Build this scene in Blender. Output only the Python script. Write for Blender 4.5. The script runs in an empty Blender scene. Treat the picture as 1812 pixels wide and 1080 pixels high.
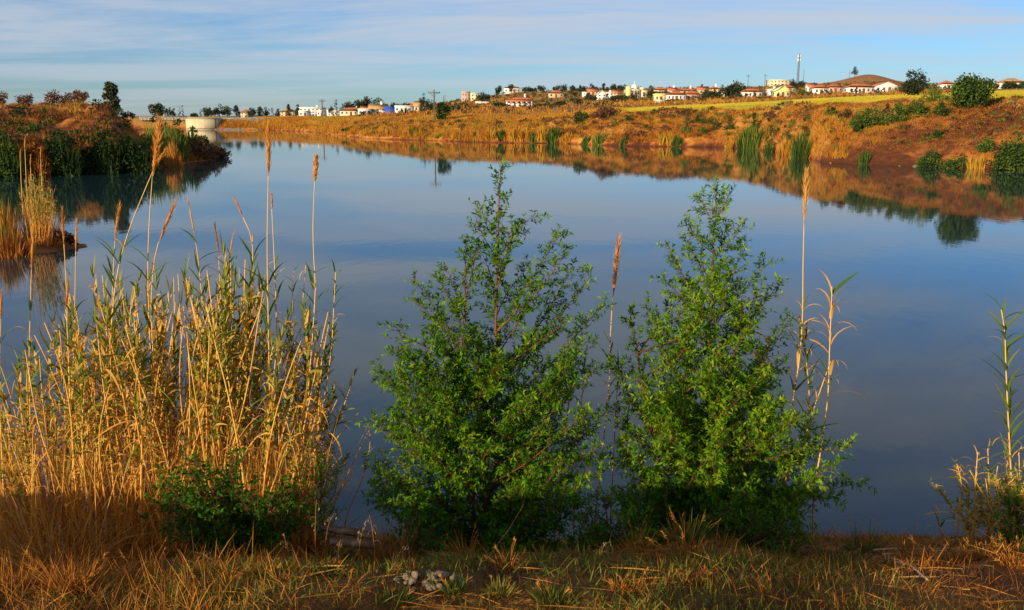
import bpy, math, random
import numpy as np
from mathutils import Vector, Matrix

random.seed(7)
RNG = np.random.default_rng(11)
SC = bpy.context.scene
COL = SC.collection

# ------------------------------------------------------------------ camera
W0, H0, F0 = 1812.0, 1080.0, 1569.0
PITCH = math.atan(332.0 / F0)
EYE = 4.5
cam_d = bpy.data.cameras.new('camera')
cam = bpy.data.objects.new('camera', cam_d)
COL.objects.link(cam)
cam.location = (0, 0, EYE)
cam.rotation_euler = (math.pi / 2 - PITCH, 0, 0)
cam_d.sensor_width = 36.0
cam_d.lens = F0 / W0 * 36.0
cam_d.clip_start = 0.05
cam_d.clip_end = 20000
SC.camera = cam

# ------------------------------------------------------------------ world, sun, exposure
SUN_EL = math.radians(13.5)
SUN_AZ = math.radians(180 + 40)          # clockwise from +Y: behind the camera, to the left
world = bpy.data.worlds.new('World')
SC.world = world
world.use_nodes = True
nt = world.node_tree
N, L = nt.nodes, nt.links
bg = N['Background']
bg.inputs['Strength'].default_value = 0.076
sky = N.new('ShaderNodeTexSky')
sky.sky_type = 'NISHITA'
sky.sun_disc = False
sky.sun_elevation = SUN_EL
sky.sun_rotation = SUN_AZ
sky.air_density = 1.0
sky.dust_density = 0.25
sky.ozone_density = 3.5


def wmath(op, a, b=None, clamp=False):
    n = N.new('ShaderNodeMath')
    n.operation = op
    n.use_clamp = clamp
    for i, v in enumerate((a, b)):
        if v is None:
            continue
        if isinstance(v, (int, float)):
            n.inputs[i].default_value = v
        else:
            L.new(v, n.inputs[i])
    return n.outputs[0]


tc = N.new('ShaderNodeTexCoord')
sep = N.new('ShaderNodeSeparateXYZ')
L.new(tc.outputs['Generated'], sep.inputs[0])
zc = wmath('ADD', wmath('MAXIMUM', sep.outputs['Z'], 0.0), 0.07)
px_ = wmath('DIVIDE', sep.outputs['X'], zc)
py_ = wmath('DIVIDE', sep.outputs['Y'], zc)
comb = N.new('ShaderNodeCombineXYZ')
L.new(wmath('MULTIPLY', px_, 0.42), comb.inputs[0])
L.new(py_, comb.inputs[1])
noi = N.new('ShaderNodeTexNoise')
noi.inputs['Scale'].default_value = 0.50
noi.inputs['Detail'].default_value = 9.0
noi.inputs['Roughness'].default_value = 0.62
noi.inputs['Distortion'].default_value = 0.35
L.new(comb.outputs[0], noi.inputs['Vector'])
ramp = N.new('ShaderNodeMapRange')
ramp.interpolation_type = 'SMOOTHSTEP'
ramp.inputs['From Min'].default_value = 0.36
ramp.inputs['From Max'].default_value = 0.62
L.new(noi.outputs['Fac'], ramp.inputs['Value'])
elev = N.new('ShaderNodeMapRange')       # the veil thins out towards the horizon
elev.interpolation_type = 'SMOOTHSTEP'
elev.inputs['From Min'].default_value = 0.0
elev.inputs['From Max'].default_value = 0.13
elev.inputs['To Min'].default_value = 0.45
elev.inputs['To Max'].default_value = 0.95
L.new(sep.outputs['Z'], elev.inputs['Value'])
cov = wmath('MULTIPLY', ramp.outputs[0], elev.outputs[0])
mul = N.new('ShaderNodeMixRGB')
mul.blend_type = 'MULTIPLY'
mul.inputs['Fac'].default_value = 1.0
L.new(sky.outputs[0], mul.inputs['Color1'])
mul.inputs['Color2'].default_value = (0.76, 1.02, 1.42, 1)
mixc = N.new('ShaderNodeMixRGB')
L.new(cov, mixc.inputs['Fac'])
L.new(mul.outputs[0], mixc.inputs['Color1'])
mixc.inputs['Color2'].default_value = (5.4, 5.9, 6.7, 1)
L.new(mixc.outputs[0], bg.inputs['Color'])

sun_d = bpy.data.lights.new('sun', 'SUN')
sun_d.energy = 5.0
sun_d.angle = math.radians(0.6)
sun_d.color = (1.0, 0.80, 0.55)
sun = bpy.data.objects.new('sun', sun_d)
COL.objects.link(sun)
to_sun = Vector((math.sin(SUN_AZ) * math.cos(SUN_EL), math.cos(SUN_AZ) * math.cos(SUN_EL), math.sin(SUN_EL)))
sun.rotation_euler = (-to_sun).to_track_quat('-Z', 'Y').to_euler()
sun.location = (-30, -40, 40)

SC.view_settings.view_transform = 'Standard'
SC.view_settings.look = 'None'
SC.view_settings.exposure = 0.42
SC.view_settings.gamma = 1.0
SC.view_settings.use_curve_mapping = False
SC.render.engine = 'CYCLES'
SC.cycles.max_bounces = 6
SC.cycles.transparent_max_bounces = 4
SC.cycles.caustics_reflective = False
SC.cycles.caustics_refractive = False


# ------------------------------------------------------------------ materials
def mat(name, stops, scale=3.0, rough=0.85, trans=0.0, bump=0.0, bump_scale=None, spec=0.2, vcol=None,
        use_tint=True, detail=5.0, tint_w=1.0, noise_w=0.35, stretch=None, coord='Object'):
    """stops: [(pos, colour)] ramp read by the mesh attribute tint plus noise; trans: light let through"""
    m = bpy.data.materials.new(name)
    m.use_nodes = True
    t = m.node_tree
    n, l = t.nodes, t.links
    b = n['Principled BSDF']
    b.inputs['Roughness'].default_value = rough
    b.inputs['Specular IOR Level'].default_value = spec
    co = n.new('ShaderNodeTexCoord')
    mp = n.new('ShaderNodeMapping')
    if stretch:
        mp.inputs['Scale'].default_value = stretch
    l.new(co.outputs[coord], mp.inputs[0])
    no = n.new('ShaderNodeTexNoise')
    no.inputs['Scale'].default_value = scale
    no.inputs['Detail'].default_value = detail
    no.inputs['Roughness'].default_value = 0.6
    l.new(mp.outputs[0], no.inputs['Vector'])
    ma = n.new('ShaderNodeMath')
    ma.operation = 'MULTIPLY_ADD'
    l.new(no.outputs['Fac'], ma.inputs[0])
    ma.inputs[1].default_value = noise_w * 2 if use_tint else 1.8
    ma.inputs[2].default_value = -noise_w if use_tint else -0.4
    fac = ma.outputs[0]
    if use_tint:
        at_ = n.new('ShaderNodeAttribute')
        at_.attribute_name = 'tint'
        ad = n.new('ShaderNodeMath')
        ad.operation = 'MULTIPLY_ADD'
        l.new(at_.outputs['Fac'], ad.inputs[0])
        ad.inputs[1].default_value = tint_w
        l.new(fac, ad.inputs[2])
        fac = ad.outputs[0]
    rp = n.new('ShaderNodeValToRGB')
    el = rp.color_ramp.elements
    while len(el) < len(stops):
        el.new(0.5)
    for e, (p, c) in zip(el, stops):
        e.position = p
        e.color = (c[0], c[1], c[2], 1)
    l.new(fac, rp.inputs[0])
    l.new(rp.outputs[0], b.inputs['Base Color'])
    out = n['Material Output']
    if trans > 0:
        tr = n.new('ShaderNodeBsdfTranslucent')
        l.new(rp.outputs[0], tr.inputs['Color'])
        mx = n.new('ShaderNodeMixShader')
        mx.inputs[0].default_value = trans
        l.new(b.outputs[0], mx.inputs[1])
        l.new(tr.outputs[0], mx.inputs[2])
        l.new(mx.outputs[0], out.inputs['Surface'])
    if bump > 0:
        bn = n.new('ShaderNodeTexNoise')
        bn.inputs['Scale'].default_value = bump_scale or scale * 4
        bn.inputs['Detail'].default_value = 6
        l.new(mp.outputs[0], bn.inputs['Vector'])
        bp = n.new('ShaderNodeBump')
        bp.inputs['Strength'].default_value = bump
        bp.inputs['Distance'].default_value = 0.3
        l.new(bn.outputs['Fac'], bp.inputs['Height'])
        l.new(bp.outputs[0], b.inputs['Normal'])
    return m


M = {}
M['near_soil'] = mat('near_soil', [(0.15, (.035, .014, .004)), (.5, (.14, .055, .011)), (.85, (.28, .13, .028))], scale=2.2, use_tint=False, bump=.6, bump_scale=9)
M['left_soil'] = mat('left_soil', [(0.15, (.06, .02, .006)), (.45, (.22, .072, .015)), (.75, (.36, .14, .028)), (1, (.46, .24, .05))], scale=.6, use_tint=False, bump=1.0, bump_scale=1.6, detail=9)
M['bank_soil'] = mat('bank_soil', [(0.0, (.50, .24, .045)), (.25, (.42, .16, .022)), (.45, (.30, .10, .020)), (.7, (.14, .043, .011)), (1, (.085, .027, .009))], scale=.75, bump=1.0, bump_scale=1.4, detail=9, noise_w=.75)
M['field'] = mat('field_grass', [(.2, (.26, .25, .02)), (.5, (.54, .41, .03)), (.65, (.34, .31, .02)), (.9, (.50, .36, .03))], scale=.12, use_tint=False, bump=.2, stretch=(.3, 1, 1))
M['hill'] = mat('hill_scrub', [(.15, (.07, .06, .015)), (.4, (.22, .13, .025)), (.65, (.38, .20, .035)), (.9, (.20, .18, .03))], scale=.035, use_tint=False, bump=.5, bump_scale=.3, detail=9)
M['mound_far'] = mat('mound_scrub', [(.2, (.20, .10, .03)), (.6, (.38, .17, .04)), (.9, (.26, .17, .04))], scale=.05, use_tint=False, bump=.5, bump_scale=.2, detail=9)
M['straw'] = mat('reed_straw', [(0, (.34, .13, .025)), (.25, (.64, .29, .035)), (.5, (.68, .42, .10)), (.62, (.36, .29, .04)), (.8, (.12, .19, .022)), (1, (.05, .12, .018))], scale=5, trans=.28, noise_w=.10, rough=.7, spec=.12)
M['culm'] = mat('cane_culm', [(0, (.44, .18, .02)), (.4, (.66, .32, .045)), (.7, (.70, .44, .11)), (1, (.28, .28, .06))], scale=7, noise_w=.18, rough=.5, spec=.4, stretch=(1, 1, .4))
M['plume'] = mat('reed_plume', [(0, (.36, .11, .02)), (.5, (.70, .30, .045)), (1, (.76, .46, .12))], scale=20, trans=.3, noise_w=.2)
M['leaf'] = mat('sapling_leaf', [(0, (.012, .060, .004)), (.4, (.045, .150, .005)), (.75, (.14, .29, .008)), (1, (.27, .38, .015))], scale=1.6, trans=.35, noise_w=.14, rough=.6, spec=.12)
M['bark'] = mat('sapling_bark', [(0, (.06, .025, .012)), (.5, (.16, .06, .025)), (1, (.26, .13, .05))], scale=18, noise_w=.4, rough=.8, stretch=(1, 1, .3))
M['herb'] = mat('herb_leaf', [(0, (.035, .07, .008)), (.5, (.13, .15, .02)), (1, (.30, .24, .04))], scale=5, trans=.3, noise_w=.2)
M['dry'] = mat('dry_grass', [(0, (.09, .028, .008)), (.35, (.36, .12, .018)), (.7, (.54, .23, .032)), (1, (.60, .36, .09))], scale=.8, trans=.25, noise_w=.18)
M['bankgrass'] = mat('bank_grass', [(0, (.07, .03, .010)), (.3, (.36, .12, .016)), (.65, (.56, .25, .025)), (.85, (.46, .33, .03)), (1, (.10, .15, .022))], scale=.15, trans=.2, noise_w=.2)
M['fieldgrass'] = mat('field_blades', [(0, (.20, .24, .02)), (.5, (.50, .41, .025)), (1, (.62, .42, .05))], scale=.1, trans=.25, noise_w=.2)
M['green_far'] = mat('bank_foliage', [(0, (.016, .035, .008)), (.35, (.045, .085, .014)), (.65, (.11, .17, .02)), (1, (.26, .26, .04))], scale=.6, trans=.2, noise_w=.18)
M['dark_far'] = mat('far_tree_foliage', [(0, (.012, .020, .010)), (.4, (.030, .045, .018)), (.75, (.060, .075, .028)), (1, (.12, .10, .05))], scale=.25, trans=.1, noise_w=.16)
M['brown_far'] = mat('dead_brush', [(0, (.05, .022, .012)), (.5, (.15, .065, .030)), (1, (.28, .15, .06))], scale=.4, trans=.1, noise_w=.2)
M['trunk'] = mat('far_trunk', [(0, (.06, .035, .02)), (1, (.15, .09, .05))], scale=2, use_tint=False)
M['rock'] = mat('pale_rock', [(.1, (.20, .13, .07)), (.5, (.44, .33, .19)), (.9, (.58, .48, .32))], scale=6, use_tint=False, bump=.7, bump_scale=20)
M['dead_wood'] = mat('dead_wood', [(.1, (.06, .03, .018)), (.6, (.20, .11, .055)), (.95, (.36, .24, .14))], scale=9, use_tint=False, bump=.4, stretch=(1, 1, .2))
M['pale_stick'] = mat('pale_stick', [(.1, (.30, .22, .14)), (.9, (.55, .45, .32))], scale=9, use_tint=False)
M['oat'] = mat('oat_husk', [(0, (.32, .21, .09)), (1, (.52, .42, .24))], scale=9, trans=.3)


def wall_mat(name, c, rough=.9):
    return mat(name, [(.2, tuple(x * .8 for x in c)), (.6, c), (.95, tuple(min(.85, x * 1.06) for x in c))], scale=.7, use_tint=False, rough=rough, bump=.05, detail=6)


M['white'] = wall_mat('white_render', (.78, .74, .66))
M['cream'] = wall_mat('cream_render', (.70, .58, .36))
M['yellow'] = wall_mat('yellow_render', (.74, .62, .26))
M['tan'] = wall_mat('tan_render', (.55, .40, .24))
M['pink'] = wall_mat('pink_render', (.55, .34, .24))
M['concrete'] = mat('dam_concrete', [(.15, (.50, .40, .22)), (.5, (.60, .50, .29)), (.9, (.66, .56, .35))], scale=.5, use_tint=False, bump=.1, detail=8)
M['grey'] = wall_mat('grey_concrete', (.30, .29, .26))
M['riprap'] = mat('riprap_stone', [(.2, (.13, .10, .07)), (.5, (.26, .20, .14)), (.9, (.36, .29, .21))], scale=1.2, use_tint=False, bump=.8, bump_scale=2)
M['roof'] = mat('roof_tile', [(.15, (.36, .09, .035)), (.5, (.50, .15, .055)), (.9, (.58, .24, .10))], scale=1.2, use_tint=False, bump=.3)
M['roof_tan'] = mat('ochre_roof', [(.15, (.40, .22, .07)), (.9, (.55, .33, .12))], scale=1.2, use_tint=False)
M['glass'] = mat('window_glass', [(0, (.05, .05, .05)), (1, (.10, .10, .09))], use_tint=False, rough=.15, spec=.5)
M['door'] = mat('door_paint', [(0, (.12, .06, .03)), (1, (.18, .10, .05))], use_tint=False)
M['blue'] = mat('blue_sheet', [(.2, (.02, .07, .42)), (.9, (.04, .12, .55))], use_tint=False, rough=.5)
M['steel'] = mat('weathered_steel', [(.1, (.10, .10, .11)), (.9, (.22, .21, .21))], use_tint=False, rough=.6)
M['pole'] = mat('pole_wood', [(.1, (.09, .06, .045)), (.9, (.18, .13, .09))], use_tint=False, scale=2)

# water: dark body colour under a smooth dielectric surface
mw = bpy.data.materials.new('lake_water')
mw.use_nodes = True
n, l = mw.node_tree.nodes, mw.node_tree.links
b = n['Principled BSDF']
b.inputs['Base Color'].default_value = (.014, .036, .038, 1)
b.inputs['Roughness'].default_value = 0.03
b.inputs['IOR'].default_value = 1.34
co = n.new('ShaderNodeTexCoord')
mp = n.new('ShaderNodeMapping')
mp.inputs['Scale'].default_value = (1.0, .45, 1)
l.new(co.outputs['Object'], mp.inputs[0])
wn = n.new('ShaderNodeTexNoise')
wn.inputs['Scale'].default_value = 2.2
wn.inputs['Detail'].default_value = 3
l.new(mp.outputs[0], wn.inputs['Vector'])
wb = n.new('ShaderNodeBump')
wb.inputs['Strength'].default_value = 0.12
wb.inputs['Distance'].default_value = 0.02
l.new(wn.outputs['Fac'], wb.inputs['Height'])
l.new(wb.outputs[0], b.inputs['Normal'])
M['water'] = mw


# ------------------------------------------------------------------ noise and view geometry
def vnoise(x, y, seed=0):
    x = np.asarray(x, float)
    y = np.asarray(y, float)
    xi, yi = np.floor(x), np.floor(y)
    fx, fy = x - xi, y - yi
    fx, fy = fx * fx * (3 - 2 * fx), fy * fy * (3 - 2 * fy)

    def h(a, b):
        s = np.sin(a * 127.1 + b * 311.7 + seed * 74.7) * 43758.5453
        return s - np.floor(s)
    return ((h(xi, yi) * (1 - fx) + h(xi + 1, yi) * fx) * (1 - fy) + (h(xi, yi + 1) * (1 - fx) + h(xi + 1, yi + 1) * fx) * fy) * 2 - 1


def fbm(x, y, s, seed=0, oct=4):
    r, a, f = 0, 1, 1.0 / s
    for k in range(oct):
        r = r + a * vnoise(np.asarray(x) * f, np.asarray(y) * f, seed + k * 3)
        a *= .5
        f *= 2.03
    return r


CP, SP = math.cos(PITCH), math.sin(PITCH)


def at(u, v, Y):
    """the point at forward distance Y that the photograph shows at (u, v)"""
    yc = (540 - v) / F0
    s = Y / (CP + yc * SP)
    return np.array([(u - 906) / F0 * s, Y, EYE + (-SP + yc * CP) * s])


def zv(v, d):
    return at(906, v, d)[2]


def ueq(x, y):
    y = np.maximum(np.asarray(y, float), .3)
    return 906 + F0 * .9783 * np.asarray(x) / y


# far shore, by direction: shore distance, bank top (d, v), field back (d, v), middle (d, v), ridge (d, v)
FAR = [
    (-3000, 16, (30, 190), (60, 190), (300, 200), (900, 203)),
    (-900, 60, (80, 190), (130, 200), (400, 204), (900, 206)),
    (-300, 200, (230, 205), (300, 207), (500, 207), (900, 206)),
    (200, 336, (348, 209), (380, 208.5), (500, 208), (900, 206)),
    (380, 336, (348, 209), (380, 208.5), (500, 208), (900, 206)),
    (470, 330, (346, 210), (380, 208.5), (500, 207), (900, 205)),
    (560, 292, (320, 209.5), (350, 207), (500, 205.5), (900, 204)),
    (600, 236, (256, 221), (320, 207.5), (500, 205), (900, 203)),
    (660, 196, (212, 220), (260, 208), (450, 203), (900, 200)),
    (720, 185, (200, 216), (240, 206), (400, 199), (800, 195)),
    (775, 178, (192, 215), (222, 204), (350, 196), (700, 184)),
    (830, 168, (184, 215), (210, 203), (350, 190), (600, 176)),
    (920, 162, (178, 214), (205, 203), (380, 188), (650, 163)),
    (1000, 158, (174, 210), (205, 201), (380, 182), (700, 160)),
    (1050, 150, (166, 205), (205, 196), (400, 180), (720, 158)),
    (1100, 144, (159, 201), (230, 192), (420, 178), (720, 157)),
    (1250, 141, (157, 192), (250, 185), (420, 172), (720, 156)),
    (1330, 128, (146, 190), (250, 181), (420, 170), (720, 153)),
    (1400, 107, (128, 185.5), (240, 176), (400, 165), (720, 150)),
    (1440, 91, (120, 184), (240, 174), (400, 164), (760, 149)),
    (1500, 88, (116, 180.5), (240, 171), (400, 163), (800, 149)),
    (1600, 85, (112, 176), (230, 167), (400, 159), (800, 150)),
    (1690, 81, (106, 177), (220, 163), (400, 157), (800, 150)),
    (1750, 79, (98, 188), (210, 161), (400, 156), (800, 150)),
    (1812, 77, (95, 189), (200, 160), (400, 155), (800, 150)),
    (2100, 60, (80, 182), (200, 158), (400, 155), (800, 150)),
    (2700, 40, (58, 180), (180, 158), (400, 155), (800, 150)),
    (4500, 14, (30, 160), (150, 170), (400, 165), (800, 160)),
]
FU = np.array([k[0] for k in FAR], float)
FD = np.array([[k[1]] + [k[i][0] for i in range(2, 6)] for k in FAR], float)
FZ = np.array([[0.] + [zv(k[i][1], k[i][0]) for i in range(2, 6)] for k in FAR])
# left bank: direction -> (shore d, toe (d, z), crest (d, z), back (d, z), end (d, z))
LEFT = [
    (-3000, (14, 0), (18, 1.5), (26, 5.0), (60, 5.2), (340, 5)),
    (-900, (30, 0), (35, 1.6), (46, 5.2), (90, 5.4), (340, 5)),
    (-300, (52, 0), (58, 1.8), (72, 5.6), (120, 5.6), (340, 5)),
    (0, (68, 0), (75, 2.0), (90, 5.55), (130, 5.6), (340, 5)),
    (150, (72, 0), (79, 2.0), (94, 5.65), (130, 5.6), (340, 5)),
    (225, (73, 0), (80, 1.9), (93, 5.45), (118, 4.4), (300, 1.0)),
    (250, (74, 0), (82, 1.4), (92, 3.6), (110, 2.0), (220, .2)),
    (272, (77, 0), (84, 1.0), (92, 2.2), (110, 1.2), (160, -1)),
    (330, (87, 0), (92, .7), (104, 1.3), (114, .8), (128, -1)),
    (385, (97, 0), (101, .5), (107, .75), (114, .5), (124, -1)),
    (411, (105, -.05), (106, .12), (109, .2), (112, .1), (118, -1)),
    (422, (105, -1), (106, -1), (109, -1), (112, -1), (118, -1)),
]
LU = np.array([k[0] for k in LEFT], float)
LD = np.array([[p[0] for p in k[1:]] for k in LEFT], float)
LZ = np.array([[p[1] for p in k[1:]] for k in LEFT], float)


def prof(u, y, U, D, Z, z_before, z_after_same=True):
    """piecewise linear profile whose knots are interpolated by direction u"""
    u = np.clip(u, U[0], U[-1])
    d = np.stack([np.interp(u, U, D[:, k]) for k in range(D.shape[1])], -1)
    z = np.stack([np.interp(u, U, Z[:, k]) for k in range(Z.shape[1])], -1)
    out = z_before(y, d[..., 0])
    for k in range(D.shape[1] - 1):
        t = (y - d[..., k]) / np.maximum(d[..., k + 1] - d[..., k], 1e-3)
        seg = z[..., k] + np.clip(t, 0, 1) * (z[..., k + 1] - z[..., k])
        out = np.where(t >= 0, seg, out)
    return out, d, z


BEFORE = lambda y, d0: np.maximum(-1.6, (y - d0) * .18)


def height(x, y, info=False):
    x = np.asarray(x, float)
    y = np.asarray(y, float)
    u = ueq(x, y)
    # far side
    wob = fbm(x, y, 14, 5, 3)
    yy = y + wob * np.clip(y * .008, 0, 1.2)
    zf, fd, fz = prof(u, yy, FU, FD, FZ, BEFORE)
    onbank = np.clip((yy - fd[..., 0]) / 8, 0, 1)
    relief = fbm(x, y, 9, 21, 4) * .42 + fbm(x, y, 2.6, 31, 3) * .22
    fade = np.clip(1 - (yy - fd[..., 1]) / 40, .15, 1)
    tb = np.clip((yy - fd[..., 0]) / np.maximum(fd[..., 1] - fd[..., 0], 1), 0, 1)
    zf = zf + fz[..., 1] * (tb ** .55 - tb) * .75 * (yy < fd[..., 1]) * (yy > fd[..., 0])
    st = zf / .9                                       # worn ledges along the face
    zf = zf + onbank * (tb < 1) * (np.floor(st) + np.clip((st - np.floor(st)) * 2.2 - .4, 0, 1) - st) * .9 * .45
    rill = np.abs(vnoise(u * .055, yy * .05, 77)) + .5 * np.abs(vnoise(u * .14, yy * .11, 78))
    zf = zf - onbank * (1 - rill) ** 3 * .75 * np.sin(np.clip(tb, 0, 1) * math.pi)
    zf = zf + onbank * fade * relief
    # brown mound in front of the right bank
    mu, md = (u - 1640) / 235, (yy - (fd[..., 0] + 9.5)) / 10.5
    zf = zf + 1.35 * np.exp(-(np.abs(mu) ** 2.6)) * np.exp(-md * md) * onbank
    far_hill = 8.0 * np.exp(-((u - 1508) / 50) ** 2) * np.exp(-((y - 900) / 120) ** 2) + 4.5 * np.exp(-((u - 1475) / 95) ** 2) * np.exp(-((y - 900) / 140) ** 2)
    zf = zf + far_hill * np.clip((y - 600) / 200, 0, 1)
    # left bank
    yl = y + fbm(x, y, 7, 9, 3) * .7
    zl, ld, lz = prof(u, yl, LU, LD, LZ, BEFORE)
    onl = np.clip((yl - ld[..., 0]) / 6, 0, 1) * np.clip(lz[..., 2] / 3, 0, 1)
    zl = zl + onl * (fbm(x, y, 6, 41, 4) * .5 + fbm(x, y, 1.8, 43, 3) * .25 - .8 * (1 - np.abs(vnoise(x * .35, y * .12, 44))) ** 4)
    zl = np.where(y > 335, -5, zl)
    z = np.maximum(zf, zl)
    # low spit with a reed clump on the left
    sp = ((x + 22.3) / 7.2) ** 2 + ((y - 31.0) / 2.6) ** 2
    z = np.maximum(z, .42 - sp * .42 + fbm(x, y, 1.5, 51, 3) * .06)
    # near bank under the camera
    yn = y + fbm(x, 0 * y, 3.5, 61, 3) * .22 + np.clip(-x - 2.2, 0, 9) * .10 - np.clip(x - 4.2, 0, 20) * .03
    zn = np.interp(yn, [-6000, -40, -9, -5, -1.5, 0, 2.3, 3.3, 4.8, 6.5, 8.9, 11, 20, 30], [6.2, 6.0, 5.8, 4.75, 3.3, 2.98, 2.84, 2.66, 1.92, 1.08, 0, -1.4, -3, -8])  # the high ground behind the camera is an unseen rise added to shade the foreground
    zn = zn + np.clip((-2 - yn) / 3, 0, 1) * (fbm(x, y, 2.6, 83, 3) * .42 + fbm(x, y, .8, 85, 2) * .18)  # bumps on the added rise, so its shadow edge comes out uneven
    zn = zn + fbm(x, y, 2.3, 73, 2) * .11 * np.clip((yn - 2.4) / 1.2, 0, 1) * np.clip((8.9 - yn) / 3, 0, 1) + fbm(x, y, .9, 71, 4) * .10 * np.clip((8.9 - yn) / 4, 0.1, 1)
    near = zn > z
    z = np.maximum(z, zn)
    if info:
        return z, u, yy, fd, (zl >= zf) & (y < 335), near
    return z


def ground_z(x, y):
    return float(height(np.array([x]), np.array([y]))[0])


def place(u, d):
    z = 0.
    for _ in range(4):
        x = (u - 906) / F0 * (d * CP - (z - EYE) * SP)
        z = ground_z(x, d)
    return np.array([x, d, z])


# ------------------------------------------------------------------ mesh helpers
class MB:
    def __init__(s):
        s.v, s.t, s.f3, s.f4, s.n = [], [], [], [], 0

    def add(s, v, f, tint=.5):
        v = np.asarray(v, float).reshape(-1, 3)
        f = np.asarray(f, int)
        s.v.append(v)
        s.t.append(np.broadcast_to(np.asarray(tint, float), (len(v),)).copy())
        (s.f3 if f.shape[1] == 3 else s.f4).append(f + s.n)
        s.n += len(v)
        return s

    def mesh(s, name, smooth=False):
        me = bpy.data.meshes.new(name)
        V = np.concatenate(s.v)
        f3 = np.concatenate(s.f3) if s.f3 else np.zeros((0, 3), int)
        f4 = np.concatenate(s.f4) if s.f4 else np.zeros((0, 4), int)
        me.vertices.add(len(V))
        me.vertices.foreach_set('co', V.astype(np.float32).ravel())
        idx = np.concatenate([f3.ravel(), f4.ravel()]).astype(np.int32)
        me.loops.add(len(idx))
        me.loops.foreach_set('vertex_index', idx)
        me.polygons.add(len(f3) + len(f4))
        st = np.concatenate([np.arange(len(f3)) * 3, len(f3) * 3 + np.arange(len(f4)) * 4]).astype(np.int32)
        me.polygons.foreach_set('loop_start', st)
        if smooth:
            me.polygons.foreach_set('use_smooth', np.ones(len(st), bool))
        a = me.attributes.new('tint', 'FLOAT', 'POINT')
        a.data.foreach_set('value', np.concatenate(s.t).astype(np.float32))
        me.update(calc_edges=True)
        me.validate()
        return me

    def build(s, name, m, parent=None, loc=None, smooth=False, kind=None):
        return link(name, s.mesh(name, smooth), m, parent, loc, kind)


def link(name, me, m=None, parent=None, loc=None, kind=None):
    o = bpy.data.objects.new(name, me)
    COL.objects.link(o)
    if m is not None and not me.materials:
        me.materials.append(m)
    if parent is not None:
        o.parent = parent
    if loc is not None:
        o.location = loc
    if kind:
        o['kind'] = kind
    return o


def tag(o, label, cat, group=None):
    o['label'] = label
    o['category'] = cat
    if group:
        o['group'] = group
    return o


def thing(name, label, cat, loc, group=None, rz=0):
    o = bpy.data.objects.new(name, None)
    o.empty_display_size = .2
    COL.objects.link(o)
    o.location = tuple(loc)
    o.rotation_euler = (0, 0, rz)
    return tag(o, label, cat, group)


def unit(a):
    return a / np.maximum(np.linalg.norm(a, axis=-1, keepdims=True), 1e-9)


def tube(mb, pts, rad, sides=5, tint=.5):
    pts = np.asarray(pts, float)
    n = len(pts)
    rad = np.broadcast_to(np.asarray(rad, float), (n,))
    tan = unit(np.gradient(pts, axis=0))
    ref = np.array([1., 0, 0]) if abs(tan[0][0]) < .8 else np.array([0, 1., 0])
    s1 = unit(np.cross(tan, ref))
    s2 = np.cross(tan, s1)
    a = np.arange(sides) / sides * 2 * math.pi
    V = pts[:, None] + rad[:, None, None] * (np.cos(a)[None, :, None] * s1[:, None] + np.sin(a)[None, :, None] * s2[:, None])
    i = np.arange(n - 1)[:, None] * sides
    j = np.arange(sides)[None]
    k = (j + 1) % sides
    F = np.stack([i + j, i + k, i + sides + k, i + sides + j], -1).reshape(-1, 4)
    tt = np.broadcast_to(np.asarray(tint, float), (n,))
    mb.add(V.reshape(-1, 3), F, np.repeat(tt, sides))
    c0 = np.arange(sides)[::-1]
    for q in range(1, sides - 1):
        mb.f3.append(np.array([[0, q, q + 1]]) + mb.n - sides)
    return mb


def box(mb, x0, x1, y0, y1, z0, z1, tint=.5):
    v = [(x, y, z) for z in (z0, z1) for y in (y0, y1) for x in (x0, x1)]
    f = [(0, 2, 3, 1), (4, 5, 7, 6), (0, 1, 5, 4), (2, 6, 7, 3), (0, 4, 6, 2), (1, 3, 7, 5)]
    return mb.add(v, f, tint)


def smooth_path(p, n):
    p = np.asarray(p, float)
    d = np.r_[0, np.cumsum(np.linalg.norm(np.diff(p, axis=0), axis=1))]
    t = np.linspace(0, d[-1], n)
    if len(p) == 2:
        return np.stack([np.interp(t, d, p[:, k]) for k in range(3)], -1)
    q = np.vstack([2 * p[0] - p[1], p, 2 * p[-1] - p[-2]])
    i = np.clip(np.searchsorted(d, t, 'right') - 1, 0, len(p) - 2)
    s = ((t - d[i]) / np.maximum(d[i + 1] - d[i], 1e-9))[:, None]
    a, b_, c, e = q[i], q[i + 1], q[i + 2], q[i + 3]
    return .5 * (2 * b_ + (c - a) * s + (2 * a - 5 * b_ + 4 * c - e) * s ** 2 + (3 * b_ - a - 3 * c + e) * s ** 3)


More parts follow.
